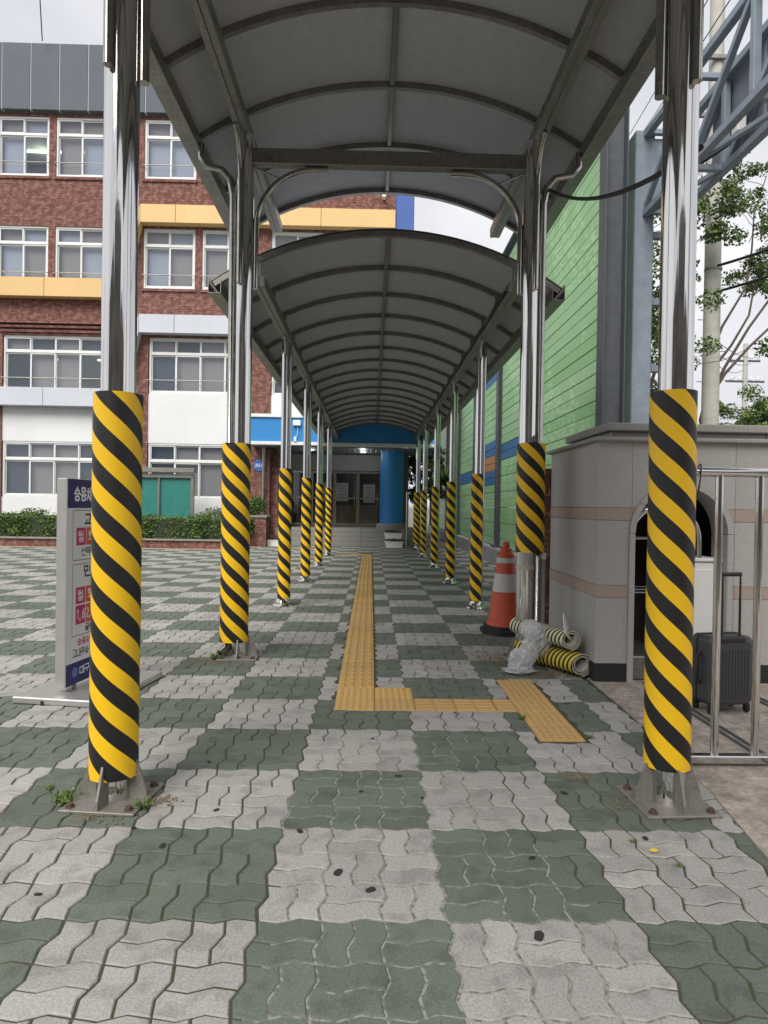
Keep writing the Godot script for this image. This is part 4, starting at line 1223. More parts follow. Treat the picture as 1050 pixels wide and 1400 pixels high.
	var b1 := MB.new(); box(b1, Vector3(2.6, 0.95, -7.32), Vector3(1.5, 1.9, 0.4)); put("bricks", b1, M.brick, bw)
	# folded gate inside the niche
	var fg := thing("folding_gate", "folded stainless steel gate with hooped tops inside the arched niche", "gate")
	for k in 4:
		var hp := MB.new(); var z := -5.72 - 0.22 * k
		var R := 0.30 - 0.012 * k
		var ps := [Vector3(2.54 - R, 0.10, z)]
		ps.append_array(arc_pts(Vector3(2.54, 1.22, z), Vector3.RIGHT, Vector3.UP, R, PI, 0.0, 16))
		ps.append(Vector3(2.54 + R, 0.10, z))
		tube(hp, ps, 0.024, 12); put("hoop", hp, M.steel_shiny, fg)
	for z in [-5.78, -6.0, -6.22]:
		for y in [0.75, 1.22]:
			var rd := MB.new(); tube(rd, [Vector3(2.23, y, z), Vector3(2.85, y, z)], 0.008, 6); put("cross_rod", rd, M.steel_dull, fg)
	var vb := MB.new(); tube(vb, [Vector3(2.62, 0.1, -5.86), Vector3(2.62, 1.45, -5.86)], 0.014, 8); put("upright", vb, M.steel_dull, fg)
	var wb := MB.new(); bbox(wb, Vector3(2.40, 0.11, -6.05), Vector3(0.42, 0.20, 0.72), 0.01); put("wheel_box", wb, M.steel_dull, fg)
	var cab := thing("gate_cabinet", "white metal drive cabinet inside the arched niche", "cabinet", Vector3(2.87, 0.0, -5.83))
	var cbm := MB.new(); bbox(cbm, Vector3(0, 0.53, 0), Vector3(0.30, 1.0, 0.30), 0.012); put("body", cbm, M.white_plastic, cab)
	var ctop := MB.new(); bbox(ctop, Vector3(0, 1.05, 0), Vector3(0.32, 0.03, 0.33), 0.008); put("lid", ctop, M.white_plastic, cab)
	var cdr := MB.new(); bbox(cdr, Vector3(0.02, 0.52, 0.155), Vector3(0.22, 0.9, 0.012), 0.004); put("door", cdr, M.white_plastic, cab)
	# railing that ends at the nearest right post
	var rg := thing("steel_railing", "polished stainless railing with round bars beside the nearest right post", "railing")
	var tr := MB.new(); tube(tr, [Vector3(1.70, 1.695, -3.8), Vector3(4.2, 1.695, -3.8)], 0.027, 18); put("top_rail", tr, M.steel_shiny, rg)
	var bt := MB.new(); bbox(bt, Vector3(2.95, 0.045, -3.8), Vector3(2.5, 0.045, 0.06), 0.006); put("bottom_rail", bt, M.steel_shiny, rg)
	for k in 10:
		var v := MB.new(); tube(v, [Vector3(2.0 + 0.235 * k, 0.06, -3.8), Vector3(2.0 + 0.235 * k, 1.68, -3.8)], 0.022, 16); put("bar", v, M.steel_shiny, rg)
	var wr := MB.new()
	var wp := []
	for i in 19: wp.append(Vector3(1.89 - 0.03 * sin(i / 18.0 * PI), 1.64, -3.8) + Vector3(0, cos(TAU * i / 18.0) * 0.10, sin(TAU * i / 18.0) * 0.036))
	tube(wr, wp, 0.004, 6)
	solo("wire_tie", wr, M.cable, "black wire loop tied round the end of the steel railing", "wire")
	build_suitcase()

func rounded(w: float, h: float, r: float, n := 5) -> PackedVector2Array:
	var p := PackedVector2Array()
	for k in 4:
		var c := Vector2((w * 0.5 - r) * (1 if k == 0 or k == 3 else -1), (h * 0.5 - r) * (1 if k < 2 else -1))
		for i in n + 1: p.append(c + Vector2.from_angle(PI / 2 * k + PI / 2 * i / n) * r)
	return p

func build_suitcase():
	var t := thing("suitcase", "dark grey hard shell suitcase with its handle pulled out", "suitcase", Vector3(2.60, 0.006, -4.86), 0.20)
	var b := MB.new()
	# rounded shell: stacked insets through the depth
	var prof := [[-0.115, 0.035], [-0.105, 0.012], [-0.085, 0.0], [0.085, 0.0], [0.105, 0.012], [0.115, 0.035]]
	var last := PackedVector2Array()
	for i in prof.size():
		var p := rounded(0.37 - prof[i][1] * 2, 0.50 - prof[i][1] * 2, 0.045)
		if i > 0:
			for k in p.size():
				var l := (k + 1) % p.size()
				b.quad(Vector3(last[k].x, last[k].y + 0.31, prof[i - 1][0]), Vector3(last[l].x, last[l].y + 0.31, prof[i - 1][0]), Vector3(p[l].x, p[l].y + 0.31, prof[i][0]), Vector3(p[k].x, p[k].y + 0.31, prof[i][0]), Vector3(last[k].x, last[k].y, prof[i][0] * 2.0))
		last = p
	for s in [0, prof.size() - 1]:
		var p := rounded(0.37 - 0.07, 0.50 - 0.07, 0.045); var idx := Geometry2D.triangulate_polygon(p)
		for i in range(0, idx.size(), 3):
			b.flat(Vector3(p[idx[i]].x, p[idx[i]].y + 0.31, prof[s][0]), Vector3(p[idx[i + 1]].x, p[idx[i + 1]].y + 0.31, prof[s][0]), Vector3(p[idx[i + 2]].x, p[idx[i + 2]].y + 0.31, prof[s][0]), Vector3(0, 0, signf(prof[s][0])))
	put("shell", b, M.suitcase, t)
	for k in 11:
		var r := MB.new(); bbox(r, Vector3(-0.13 + 0.026 * k, 0.29, 0.117), Vector3(0.012, 0.36, 0.006), 0.0025); put("groove_ridge", r, M.suitcase, t)
	var z := MB.new()
	var rp := rounded(0.376, 0.506, 0.047); var zp := []
	for q in rp: zp.append(Vector3(q.x, q.y + 0.31, -0.03))
	zp.append(zp[0]); tube(z, zp, 0.005, 6); put("zip", z, M.suitcase_trim, t)
	for x in [-0.075, 0.075]:
		var h := MB.new(); bbox(h, Vector3(x, 0.69, 0.085), Vector3(0.018, 0.30, 0.014), 0.004); bbox(h, Vector3(x, 0.90, 0.085), Vector3(0.014, 0.22, 0.011), 0.003); put("handle_tube", h, M.suitcase_trim, t)
	var gr := MB.new(); bbox(gr, Vector3(0, 1.01, 0.085), Vector3(0.175, 0.030, 0.028), 0.01); put("grip", gr, M.suitcase_trim, t)
	var hs := MB.new(); bbox(hs, Vector3(0, 0.535, 0.095), Vector3(0.22, 0.05, 0.05), 0.012); put("handle_housing", hs, M.suitcase_trim, t)
	var ch := MB.new(); tube(ch, [Vector3(-0.19, 0.44, 0.01), Vector3(-0.212, 0.41, 0.01), Vector3(-0.212, 0.24, 0.01), Vector3(-0.19, 0.21, 0.01)], 0.011, 8); put("side_handle", ch, M.suitcase_trim, t)
	for q in [[-0.15, -0.08], [0.15, -0.08], [-0.15, 0.08], [0.15, 0.08]]:
		var w := MB.new(); lathe(w, [Vector2(0, -0.012), Vector2(0.024, -0.012), Vector2(0.027, -0.006), Vector2(0.027, 0.006), Vector2(0.024, 0.012), Vector2(0, 0.012)], 14, Vector3(q[0], 0.027, q[1]), Basis(Vector3.BACK, PI / 2)); bbox(w, Vector3(q[0], 0.055, q[1]), Vector3(0.04, 0.03, 0.04), 0.006); put("wheel", w, M.rubber, t)

# ------------------------------------------------------------------ noise barrier
func build_barrier():
	var t := thing("noise_barrier", "tall green noise barrier of horizontal boards between steel posts", "barrier")
	var X := 3.46; var H := 7.9; var n := 36
	var bh := (H - 0.45) / n
	var r := RandomNumberGenerator.new(); r.seed = 4
	var bm := {}
	for k in 7:
		var z0 := -9.7 - 4.0 * k; var z1 := z0 - 4.0
		for i in n:
			var y := 0.45 + bh * (i + 0.5)
			var key := i % 2
			if not bm.has(key):
				var m := MB.new()
				bbox(m, Vector3.ZERO, Vector3(0.10 + 0.008 * key, bh - 0.007, 3.72), 0.008)
				bm[key] = m.mesh()
			var mt = M.board_green[clampi(int(r.randf() * 3.0 + (1.5 if (i + k) % 7 < 2 else 0.0)), 0, 4)]
			if k == 2 and i in [8, 9, 12, 13, 22, 23, 24]: mt = M.board_blue
			if k == 2 and i in [10, 11]: mt = M.board_orange
			if k == 1 and i in [11, 12]: mt = M.board_blue
			if k == 3 and i in [9, 10, 25]: mt = M.board_blue
			if k == 4 and i in [8, 9]: mt = M.board_blue
			put("board", bm[key], mt, t, Vector3(X, y, (z0 + z1) * 0.5))
	for k in 8:
		var z := -9.7 - 4.0 * k
		var p := MB.new()
		var hh := H + 0.1
		bbox(p, Vector3(X - 0.15, hh * 0.5, z), Vector3(0.018, hh, 0.30), 0.003)
		bbox(p, Vector3(X + 0.15, hh * 0.5, z), Vector3(0.018, hh, 0.30), 0.003)
		bbox(p, Vector3(X, hh * 0.5, z), Vector3(0.282, hh, 0.014), 0.003)
		put("post", p, M.h_steel, t)
		var bp := MB.new(); bbox(bp, Vector3(X - 0.02, 0.46, z), Vector3(0.44, 0.03, 0.44), 0.004); put("foot_plate", bp, M.h_steel, t)
	for k in 7:
		var c := MB.new(); bbox(c, Vector3(X, 0.205, -11.7 - 4.0 * k), Vector3(0.52, 0.44, 3.99), 0.02); put("concrete_footing", c, M.concrete_grey, t)
	var cp := MB.new(); bbox(cp, Vector3(X, H + 0.14, -23.7), Vector3(0.34, 0.06, 28.4), 0.01); put("capping", cp, M.h_steel, t)
	# mesh fence at the far end of the yard
	var mf := thing("mesh_fence", "low green wire mesh fence before the barrier beside the far posts", "fence", Vector3(2.75, 0, -21.5))
	for k in 3:
		var p := MB.new(); tube(p, [Vector3(0, 0, -1.2 * k), Vector3(0, 1.75, -1.2 * k)], 0.025, 8); put("post", p, mat(lin(0.05, 0.20, 0.09), 0.5), mf)
	var gm := mat(lin(0.05, 0.20, 0.09), 0.5)
	for k in 25:
		var w := MB.new(); tube(w, [Vector3(0, 0.1, -0.1 * k), Vector3(0, 1.7, -0.1 * k)], 0.006, 4, false); put("wire", w, gm, mf)
	for k in 6:
		var w := MB.new(); tube(w, [Vector3(0, 0.1 + 0.3 * k, 0), Vector3(0, 0.1 + 0.3 * k, -2.4)], 0.008, 4, false); put("wire", w, gm, mf)
	var bl := thing("steel_bollard", "thin stainless steel barrier post at the right end of the steps", "bollard", Vector3(1.27, 0, -23.6))
	var b1 := MB.new(); tube(b1, [Vector3(0, 0, 0), Vector3(0, 1.95, 0)], 0.05, 14); put("post", b1, M.steel, bl)
	var b2 := MB.new(); bbox(b2, Vector3(0, 0.02, 0), Vector3(0.3, 0.04, 0.3), 0.006); put("base_plate", b2, M.steel_dull, bl)
	var b3 := MB.new(); lathe(b3, [Vector2(0.055, 1.95), Vector2(0.05, 1.98), Vector2(0, 2.0)], 14); put("cap", b3, M.steel, bl)

# ------------------------------------------------------------------ lattice gantry, poles and wires
func build_gantry():
	var t := thing("lattice_gantry", "blue grey steel lattice gantry arm on twin box columns", "gantry")
	var xl := 4.0; var xr := 4.47; var yb := 5.87; var yt := 7.04
	var z0 := -10.0; var sp := 1.48; var n := 6
	var z1 := z0 + sp * n
	for q in [[xl - 0.02, 0.29], [xr + 0.10, 0.25]]:
		var m := MB.new(); bbox(m, Vector3(q[0], 3.55, z0), Vector3(q[1], 7.1, q[1]), 0.012); put("column", m, M.gantry, t)
	for y in [2.5, 3.6, 4.6, 5.6]:
		var m := MB.new(); bbox(m, Vector3((xl + xr) * 0.5 + 0.05, y, z0), Vector3(0.30, 0.10, 0.10), 0.006); put("column_tie", m, M.gantry, t)
	for x in [xl, xr]:
		for y in [yb, yt]:
			var m := MB.new(); bbox(m, Vector3(x, y, (z0 + z1) * 0.5 + 0.08), Vector3(0.10, 0.10, z1 - z0 - 0.15), 0.008); put("chord", m, M.gantry, t)
		for k in n:
			var za := z0 + sp * k; var zb := za + sp
			if k > 0:
				var v := MB.new(); bar(v, Vector3(x, yb + 0.05, za), Vector3(x, yt - 0.05, za), 0.085, 0.085, 0.006); put("upright", v, M.gantry, t)
			var d := MB.new(); bar(d, Vector3(x, yb + 0.05, za + 0.1), Vector3(x, yt - 0.05, zb - 0.06), 0.075, 0.075, 0.006); put("diagonal", d, M.gantry, t)
	for k in n + 1:
		for y in [yb, yt]:
			var m := MB.new(); bbox(m, Vector3((xl + xr) * 0.5, y, z0 + sp * k + (0.2 if k == 0 else 0.0)), Vector3(xr - xl - 0.10, 0.075, 0.075), 0.006); put("cross_tie", m, M.gantry, t)
	for k in n:
		var m := MB.new(); bar(m, Vector3(xl + 0.05, yb, z0 + sp * k + 0.25), Vector3(xr - 0.05, yb, z0 + sp * (k + 1) - 0.05), 0.06, 0.06, 0.005); put("diagonal", m, M.gantry, t)
	var hp := MB.new(); bbox(hp, Vector3(xl + 0.28, 6.45, z0 + 0.14), Vector3(0.44, 1.05, 0.02), 0.004); put("head_plate", hp, M.gantry, t)
	for k in 4:
		var m := MB.new(); bbox(m, Vector3(xr + 0.085, 6.45, z0 + 1.0 + 1.9 * (k + 0.5)), Vector3(0.03, 1.16, 1.88), 0.005); put("sign_back_panel", m, M.gantry_panel, t)
	for k in 8:
		var m := MB.new(); bbox(m, Vector3(xr + 0.058, 6.45, z0 + 1.3 + 0.95 * k), Vector3(0.02, 1.1, 0.05), 0.003); put("panel_rail", m, M.gantry, t)
	var end := MB.new(); bbox(end, Vector3(4.2, 3.55, z1 + 0.1), Vector3(0.3, 7.1, 0.3), 0.012); put("column", end, M.gantry, t)
	var bx := thing("control_box", "small white electrical box hung inside the lattice gantry", "box", Vector3(4.36, 6.15, -8.0))
	var b1 := MB.new(); bbox(b1, Vector3.ZERO, Vector3(0.11, 0.24, 0.14), 0.01); put("case", b1, M.white_plastic, bx)
	for k in 4:
		var s := MB.new(); bbox(s, Vector3(-0.056, 0.06 - 0.035 * k, 0), Vector3(0.004, 0.012, 0.09), 0.001); put("vent_slot", s, M.cable, bx)
	var cb := MB.new(); tube(cb, [Vector3(4.36, 6.04, -8.0), Vector3(4.32, 5.99, -8.2), Vector3(4.15, 5.96, -8.7), Vector3(4.05, 5.98, -9.4), Vector3(4.02, 5.96, -9.8)], 0.022, 8)
	solo("gantry_cable", cb, M.cable, "black cable bundle lying along the bottom of the lattice gantry", "cable")
	# concrete pole
	var up := thing("utility_pole", "tall pale concrete utility pole behind the gantry", "utility pole", Vector3(7.65, 0, -15.0))
	var pm := MB.new(); tube(pm, [Vector3(0, 0, 0), Vector3(-0.02, 13.5, 0)], [0.20, 0.15], 20); put("pole", pm, M.cement_pole, up)
	for y in [6.9, 9.4]:
		var m := MB.new(); lathe(m, [Vector2(0.185, y), Vector2(0.192, y + 0.01), Vector2(0.192, y + 0.06), Vector2(0.185, y + 0.07)], 20); put("steel_band", m, M.steel_dull, up)
	for y in [10.3, 11.6]:
		var m := MB.new(); bbox(m, Vector3(0.5, y, 0.18), Vector3(2.4, 0.09, 0.09), 0.006); put("cross_arm", m, M.steel_dull, up)
	for k in 6:
		var m := MB.new(); tube(m, [Vector3(0.17 * (1 if k % 2 else -1), 3.0 + 0.7 * k, 0), Vector3(0.33 * (1 if k % 2 else -1), 3.0 + 0.7 * k, 0)], 0.01, 6); put("step_bolt", m, M.steel_dull, up)
	# far pole with cross arms
	var fp := thing("power_pole", "distant power pole with two crossarms against the sky", "utility pole", Vector3(32.6, 0, -58.0))
	var f1 := MB.new(); tube(f1, [Vector3(0, 0, 0), Vector3(0, 16.2, 0)], [0.30, 0.18], 12); put("pole", f1, M.cement_pole, fp)
	for y in [14.7, 12.9]:
		var m := MB.new(); bbox(m, Vector3(0, y, 0), Vector3(2.6 if y > 14 else 3.4, 0.16, 0.16), 0.01); put("cross_arm", m, M.h_steel, fp)
		for x in [-1.15, -0.5, 0.5, 1.15]:
			var i := MB.new(); lathe(i, [Vector2(0.10, y + 0.08), Vector2(0.13, y + 0.25), Vector2(0.05, y + 0.42), Vector2(0, y + 0.44)], 8, Vector3(x, 0, 0)); put("insulator", i, M.white_plastic, fp)

func wire(label: String, a: Vector3, b: Vector3, sag: float, r: float, group := "overhead wires"):
	var pts := []
	for i in 21:
		var s := i / 20.0
		pts.append(a.lerp(b, s) - Vector3(0, sag * 4.0 * s * (1.0 - s), 0))
	var m := MB.new(); tube(m, pts, r, 6)
	solo("overhead_wire", m, M.cable, label, "wire", Vector3.ZERO, group)

# ------------------------------------------------------------------ loose things
func build_loose():
	var c := thing("traffic_cone", "tall orange traffic cone with white bands and black base", "cone", Vector3(1.60, 0, -7.85))
	var cn := MB.new()
	lathe(cn, [Vector2(0.215, 0.09), Vector2(0.205, 0.16), Vector2(0.195, 0.165), Vector2(0.108, 0.80), Vector2(0.098, 0.93), Vector2(0.075, 0.945), Vector2(0.07, 0.99), Vector2(0.045, 1.0), Vector2(0.04, 1.07), Vector2(0, 1.075)], 28); put("body", cn, M.cone_orange, c)
	var f := func(y: float) -> float: return lerpf(0.195, 0.108, (y - 0.165) / 0.635) + 0.003
	for q in [[0.49, 0.70], [0.825, 0.885]]:
		var b := MB.new()
		var r0: float = f.call(q[0]); var r1: float = f.call(q[1])
		if q[0] > 0.8: r0 = 0.111; r1 = 0.1055
		lathe(b, [Vector2(r0 - 0.004, q[0]), Vector2(r0, q[0]), Vector2(r1, q[1]), Vector2(r1 - 0.004, q[1])], 28); put("reflective_band", b, M.reflective, c)
	var bs := MB.new()
	var oct := PackedVector2Array()
	for k in 8: oct.append(Vector2.from_angle(TAU * (k + 0.5) / 8.0) * 0.30)
	prism(bs, oct, 0.0, 0.05, Vector3.ZERO, Basis(Vector3.RIGHT, Vector3(0, 0, -1), Vector3.UP))
	var oct2 := PackedVector2Array()
	for p in oct: oct2.append(p * 0.86)
	prism(bs, oct2, 0.05, 0.095, Vector3.ZERO, Basis(Vector3.RIGHT, Vector3(0, 0, -1), Vector3.UP))
	put("base", bs, M.rubber, c)
	# rolled up spare guards: sheets wound in a spiral
	for q in [[Vector3(1.66, 0.0, -6.10), 0.50, 0.115, 0.118, "lower rolled black and yellow sheet on the paving by the granite wall", 0.0], [Vector3(1.60, 0.0, -6.16), 0.42, 0.100, 0.322, "upper rolled black and yellow sheet with a torn white corner", 0.035]]:
		var t := thing("rolled_sheet", q[4], "rolled sheet", q[0], q[1], "rolled up spare post guards")
		var m := MB.new(); m.textured = true
		var bk := MB.new(); var ed := MB.new()
		var turns := 2.4; var n := 60; var len := 0.80
		var R: float = q[2]
		var y0: float = q[3]
		var pt := func(i: int, z: float, off: float) -> Vector3:
			var a := TAU * turns * i / n + 0.6
			var r := R * lerpf(0.52, 1.0, float(i) / n) + off
			return Vector3(sin(a) * r, y0 + cos(a) * r * 0.94, z * (1.0 + 0.05 * sin(a)))
		for i in n:
			var arc := TAU * turns * R * 0.8 / n
			var ua := Vector2(i * arc * 0.25 / 0.052, 0.5); var ub := Vector2((i + 1) * arc * 0.25 / 0.052, 0.5)
			var dz := Vector2(len / 0.052, 0)
			var a: Vector3 = pt.call(i, len * 0.5, 0.0); var b: Vector3 = pt.call(i + 1, len * 0.5, 0.0); var d: Vector3 = pt.call(i + 1, -len * 0.5, 0.0); var e: Vector3 = pt.call(i, -len * 0.5, 0.0)
			var nn := ((a + b) * 0.5 - Vector3(0, y0, a.z)).normalized(); nn.z = 0
			m.quv(a, b, d, e, nn.normalized(), ua, ub, ub + dz, ua + dz)
			var ai: Vector3 = pt.call(i, len * 0.5, -0.012); var bi: Vector3 = pt.call(i + 1, len * 0.5, -0.012); var di: Vector3 = pt.call(i + 1, -len * 0.5, -0.012); var ei: Vector3 = pt.call(i, -len * 0.5, -0.012)
			bk.quad(ai, bi, di, ei, -nn)
			bk.quad(a, b, bi, ai, Vector3(0, 0, 1)); bk.quad(e, d, di, ei, Vector3(0, 0, -1))
		var wm := mat(Color.WHITE, 0.6)
		wm.albedo_texture = T.stripe_worn if q[3] < 0.2 else T.stripe_pale
		put("striped_face", m, wm, t); put("foam_back", bk, M.mat_back, t)
		if q[3] > 0.2:
			var fl := MB.new()
			var o := Vector3(-0.04, y0 + R * 0.92, len * 0.5 - 0.02)
			prism(fl, PackedVector2Array([Vector2(-0.05, -0.02), Vector2(0.05, -0.10), Vector2(0.045, 0.02), Vector2(0.0, 0.15)]), 0.0, 0.006, o, Basis(Vector3.UP, 0.5) * Basis(Vector3.RIGHT, -0.2))
			put("torn_corner", fl, M.white_plastic, t)
	# crumpled clear bag
	var r := RandomNumberGenerator.new(); r.seed = 9
	var nz := FastNoiseLite.new(); nz.seed = 3; nz.frequency = 3.2; nz.fractal_octaves = 3
	var bag := MB.new()
	for blob in [[Vector3(0.0, 0.37, 0.0), Vector3(0.115, 0.095, 0.10), 0.25], [Vector3(0.07, 0.27, -0.02), Vector3(0.125, 0.15, 0.11), 0.5], [Vector3(-0.03, 0.19, 0.06), Vector3(0.085, 0.13, 0.05), 0.6], [Vector3(-0.11, 0.11, 0.08), Vector3(0.11, 0.11, 0.05), 0.9], [Vector3(-0.13, 0.035, 0.14), Vector3(0.15, 0.032, 0.08), 0.9]]:
		var nu := 48; var nv := 28
		var amp: float = blob[2]
		var pt := func(i: int, j: int) -> Vector3:
			var a := TAU * i / nu; var e := -PI / 2 + PI * clampi(j, 0, nv) / nv
			var d := Vector3(cos(a) * cos(e), sin(e), sin(a) * cos(e))
			var k := 1.0 + amp * 0.5 * nz.get_noise_3dv(d * 0.5 + blob[0] * 6.0) - amp * 0.35 * absf(nz.get_noise_3dv(d * 1.5 + blob[0])) - amp * 0.22 * absf(nz.get_noise_3dv(d * 3.6 + blob[0] * 2.0))
			var p: Vector3 = blob[0] + d * blob[1] * k
			p.y = maxf(p.y, 0.010)
			return p
		var nr := func(i: int, j: int) -> Vector3:
			var w: Vector3 = (pt.call(i + 1, j) - pt.call(i - 1, j)).cross(pt.call(i, j + 1) - pt.call(i, j - 1))
			var o: Vector3 = pt.call(i, j) - blob[0]
			if w.length() < 1e-9: return o.normalized()
			return w.normalized() * (1.0 if w.dot(o) > 0.0 else -1.0)
		for i in nu:
			for j in nv:
				bag.tri(pt.call(i, j), pt.call(i + 1, j), pt.call(i + 1, j + 1), nr.call(i, j), nr.call(i + 1, j), nr.call(i + 1, j + 1))
				bag.tri(pt.call(i, j), pt.call(i + 1, j + 1), pt.call(i, j + 1), nr.call(i, j), nr.call(i + 1, j + 1), nr.call(i, j + 1))
	solo("plastic_bag", bag, M.bag, "crumpled clear plastic bag at the foot of the right post", "bag", Vector3(1.47, 0, -6.02))
	var tp := MB.new(); lathe(tp, [Vector2(0.0835, 0.88), Vector2(0.0850, 0.88), Vector2(0.0850, 0.925), Vector2(0.0835, 0.925)], 30)
	solo("tape_band", tp, M.mat_back, "strip of pale tape round the right post below its guard", "tape", Vector3(1.50, 0, -6.43))
	var pv := thing("plastic_pipe", "grey plastic pipe standing beside the second right post", "pipe", Vector3(1.675, 0, -6.44))
	var p1 := MB.new(); tube(p1, [Vector3(0, 0, 0), Vector3(0, 1.02, 0)], 0.026, 14); put("pipe", p1, M.concrete_grey, pv)
	var p2 := MB.new(); lathe(p2, [Vector2(0.031, 0.98), Vector2(0.031, 1.04), Vector2(0, 1.045)], 14); put("cap", p2, M.white_plastic, pv)
	# dirt in the joints at the posts
	weed("leafy green weed at the left corner of the nearest left base plate", Vector3(-1.47, 0.0, -3.27), 60, 0.075, 1)
	weed("small weed at the front right corner of the nearest left base plate", Vector3(-1.07, 0.0, -3.22), 45, 0.055, 2)
	weed("tiny weed in a paving joint right of the nearest right base plate", Vector3(1.18, 0.0, -2.92), 24, 0.022, 3)
	weed("weed tuft in a joint in front of the concrete edge", Vector3(1.29, 0.0, -2.72), 24, 0.022, 4)
	weed("low weed round the second left post's base plate", Vector3(-1.45, 0.0, -6.32), 60, 0.07, 5)
	weed("small weed beside the near end of the right warning tiles", Vector3(1.42, 0.0, -4.25), 30, 0.04, 6)
	weed("small weed along the left side of the right warning tiles", Vector3(1.07, 0.0, -4.62), 30, 0.04, 7)
	weed("short weed in the joints left of the nearest left post", Vector3(-1.62, 0.0, -3.42), 30, 0.03, 8)
	var lf := MB.new(); prism(lf, PackedVector2Array([Vector2(-0.02, 0), Vector2(0.0, -0.011), Vector2(0.025, 0.0), Vector2(0.0, 0.013)]), 0.0, 0.002, Vector3.ZERO, Basis(Vector3.RIGHT, Vector3(0, 0.3, -1).normalized(), Vector3(0, 1, 0.3).normalized()))
	solo("fallen_leaf", lf, mat(lin(0.62, 0.42, 0.05), 0.7), "small fallen yellow leaf on the white paving at right", "leaf", Vector3(1.235, 0.009, -2.83))

# ------------------------------------------------------------------ across the street, mirrored in the polished posts
func build_street():
	var rd := setting("road")
	var m := MB.new(); m.quad(Vector3(-60, -0.02, 4.5), Vector3(60, -0.02, 4.5), Vector3(60, -0.02, 13.5), Vector3(-60, -0.02, 13.5), Vector3.UP)
	put("asphalt", m, mat(lin(0.06, 0.06, 0.062), 0.95), rd)
	for q in [[-20.0, 18.0, 12.5, "grey rendered flats across the street behind the viewer, left block"], [1.5, 20.0, 13.5, "brown rendered flats across the street behind the viewer, middle block"], [23.0, 18.0, 11.0, "grey rendered flats across the street behind the viewer, right block"]]:
		var t := thing("street_flats", q[3], "building", Vector3(q[0], 0, 27.0), 0.0, "flats across the street")
		var w := MB.new(); box(w, Vector3(0, q[2] * 0.5, 0), Vector3(q[1], q[2], 8.0)); put("wall", w, mat(lin(0.20, 0.18, 0.16), 0.9), t)
		var rf := MB.new(); bbox(rf, Vector3(0, q[2] + 0.2, 0), Vector3(q[1] + 0.4, 0.4, 8.4), 0.03); put("roof", rf, M.concrete_grey, t)
		for y in int(q[2] / 3.0):
			for x in int(q[1] / 3.0):
				var wn := MB.new(); bbox(wn, Vector3(-q[1] * 0.5 + 1.5 + 3.0 * x, 1.6 + 3.0 * y, -4.02), Vector3(1.6, 1.4, 0.08), 0.02); put("window", wn, M.room_dark, t)

# ------------------------------------------------------------------ sky
func sky_material() -> PanoramaSkyMaterial:
	var W := 1024; var H := 512
	var f := FastNoiseLite.new(); f.seed = 12; f.frequency = 1.35; f.fractal_octaves = 5; f.noise_type = FastNoiseLite.TYPE_SIMPLEX_SMOOTH
	var g := FastNoiseLite.new(); g.seed = 31; g.frequency = 3.2; g.fractal_octaves = 4
	var im := Image.create(W, H, false, Image.FORMAT_RGBF)
	for y in H:
		var e := PI * (0.5 - (y + 0.5) / H)
		for x in W:
			var a := TAU * (x + 0.5) / W
			var d := Vector3(cos(a) * cos(e), sin(e), sin(a) * cos(e))
			var q := Vector3(d.x, d.y * 2.2, d.z)
			var n := 0.5 + 0.6 * f.get_noise_3dv(q) + 0.22 * g.get_noise_3dv(q)
			var k := smoothstep(0.2, 0.8, n)
			var c := Color(0.70, 0.715, 0.78).lerp(Color(0.97, 0.975, 1.0), k)
			if d.y < 0.0: c = Color(0.30, 0.295, 0.28)
			im.set_pixel(x, y, Color(c.r, c.g, c.b))
	var m := PanoramaSkyMaterial.new()
	m.panorama = ImageTexture.create_from_image(im)
	return m

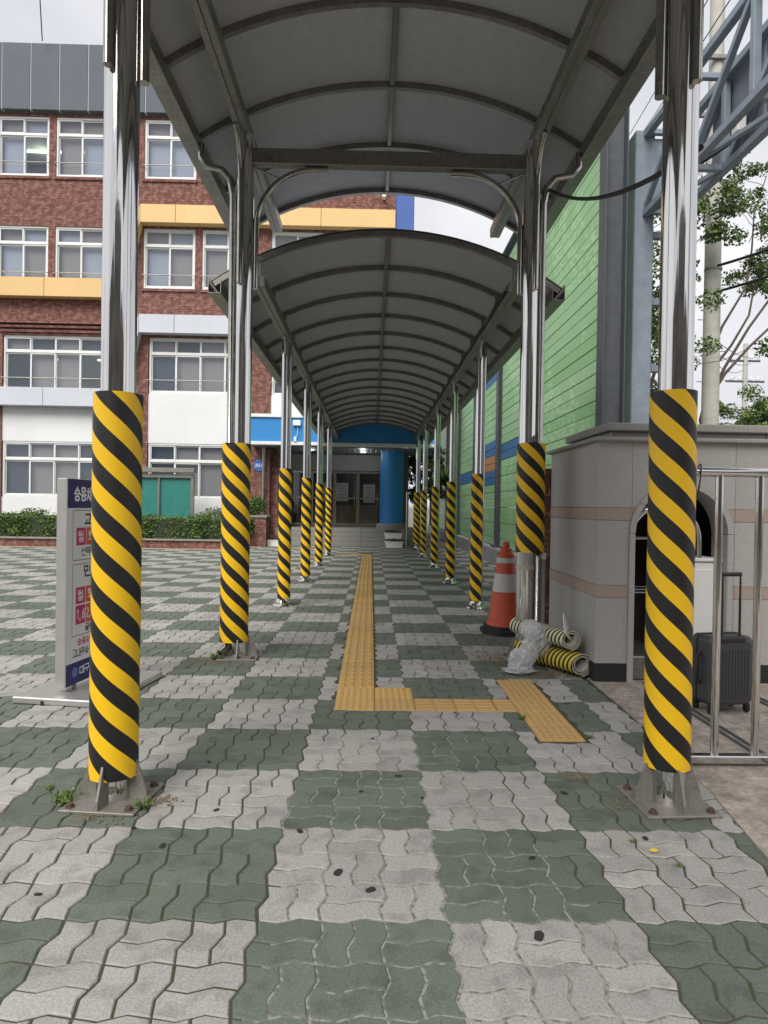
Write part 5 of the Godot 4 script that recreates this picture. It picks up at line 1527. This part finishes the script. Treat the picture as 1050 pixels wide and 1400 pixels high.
func _ready():
	# --- camera
	var cam := Camera3D.new()
	cam.name = "camera"; add_child(cam)
	cam.keep_aspect = Camera3D.KEEP_HEIGHT
	cam.fov = rad_to_deg(2.0 * atan(700.0 / 912.0))
	cam.near = 0.05; cam.far = 600.0
	cam.transform = Transform3D(Basis(Vector3.UP, deg_to_rad(-1.1)) * Basis(Vector3.RIGHT, deg_to_rad(-0.5)) * Basis(Vector3.BACK, deg_to_rad(0.9)), Vector3(0, 1.47, 0))
	cam.current = true
	# --- sky, exposure, sun
	var env := Environment.new()
	env.background_mode = Environment.BG_SKY
	env.sky = Sky.new(); env.sky.sky_material = sky_material()
	env.background_energy_multiplier = 0.39
	env.tonemap_mode = Environment.TONE_MAPPER_LINEAR
	env.tonemap_exposure = 2.6
	env.ambient_light_source = Environment.AMBIENT_SOURCE_SKY
	env.sdfgi_enabled = true; env.ssao_enabled = true; env.ssil_enabled = true
	var we := WorldEnvironment.new(); we.name = "world"; we.environment = env; add_child(we)
	var sun := DirectionalLight3D.new(); sun.name = "sun"; add_child(sun)
	sun.light_energy = 0.5; sun.light_angular_distance = 40.0; sun.light_color = Color(1.0, 0.98, 0.95); sun.shadow_enabled = true
	sun.look_at_from_position(Vector3.ZERO, Vector3(0.30, -0.85, -0.70), Vector3.UP)
	make_textures(); make_materials()
	# --- setting
	var gm := MB.new(); gm.quad(Vector3(-300, -0.06, 60), Vector3(300, -0.06, 60), Vector3(300, -0.06, -400), Vector3(-300, -0.06, -400), Vector3.UP)
	var gs := setting("ground"); put("earth", gm, M.earth, gs)
	build_paving()
	build_school()
	build_walkway()
	build_barrier()
	build_gateway()
	build_gantry()
	build_planting()
	build_sign()
	build_loose()
	build_street()
	# --- trees and wires
	var green := Color(0.105, 0.165, 0.05)
	tree("leafy street tree with bare lower branches right of the utility pole", Vector3(8.05, 0, -16.0), Vector3(0.05, 4.3, 0.0), [Vector3(1.25, 9.5, 0.2), Vector3(1.95, 8.3, -0.3), Vector3(2.7, 9.3, 0.2), Vector3(2.9, 8.0, 0.5)], 0.085, 3300, 0.09, 0.46, green, 5)
	tree("narrow street tree seen between the barrier post and the gantry columns", Vector3(6.0, 0, -14.8), Vector3(0.0, 3.0, 0.0), [Vector3(-0.2, 9.0, 0.2), Vector3(0.4, 7.4, 0.3), Vector3(-0.4, 6.0, -0.2), Vector3(0.5, 5.0, 0.3)], 0.11, 4200, 0.10, 0.55, green, 6)
	tree("distant rounded green tree low at the right edge", Vector3(20.0, 0, -33.0), Vector3(0, 3.0, 0), [Vector3(-0.8, 5.2, 0), Vector3(0.6, 5.6, 0), Vector3(1.8, 4.9, 0.4), Vector3(0.2, 4.4, 0.8)], 0.2, 9000, 0.16, 1.0, Color(0.115, 0.18, 0.05), 7)
	tree("small tree beyond the steps right of the blue column", Vector3(2.35, 0, -30.0), Vector3(0, 1.2, 0), [Vector3(-0.4, 3.6, 0), Vector3(0.3, 3.2, 0.2), Vector3(0.0, 2.4, 0.3)], 0.1, 2600, 0.16, 0.5, green, 8)
	wire("thin wire rising from the school roof at upper left", Vector3(-12.3, 18.3, -24.8), Vector3(-11.6, 40.0, -20.0), 0.0, 0.02)
	wire("thick black cable sagging from the second right post to the nearest right post", Vector3(1.66, 4.52, -6.38), Vector3(1.63, 3.30, -3.34), 0.16, 0.016)
	wire("thin overhead wire beside the barrier post, upper of two", Vector3(7.5, 12.6, -20.0), Vector3(5.1, 9.45, -10.0), 0.02, 0.010)
	wire("thin overhead wire beside the barrier post, lower of two", Vector3(7.8, 12.55, -20.0), Vector3(5.28, 9.17, -10.0), 0.02, 0.010)
	wire("upper black cable crossing the tree right of the utility pole", Vector3(7.6, 6.92, -14.7), Vector3(9.2, 7.0, -10.0), 0.15, 0.03)
	wire("lower black cable crossing the tree right of the utility pole", Vector3(7.6, 6.35, -14.7), Vector3(9.2, 6.5, -10.0), 0.15, 0.03)
	for k in 4:
		wire(["topmost", "second", "third", "lowest"][k] + " far wire strung to the distant power pole", Vector3(33.8 - 0.7 * k, 15.1 - 0.6 * k, -58), Vector3(15.0, 9.6 - 0.5 * k, -30), 0.5, 0.02)
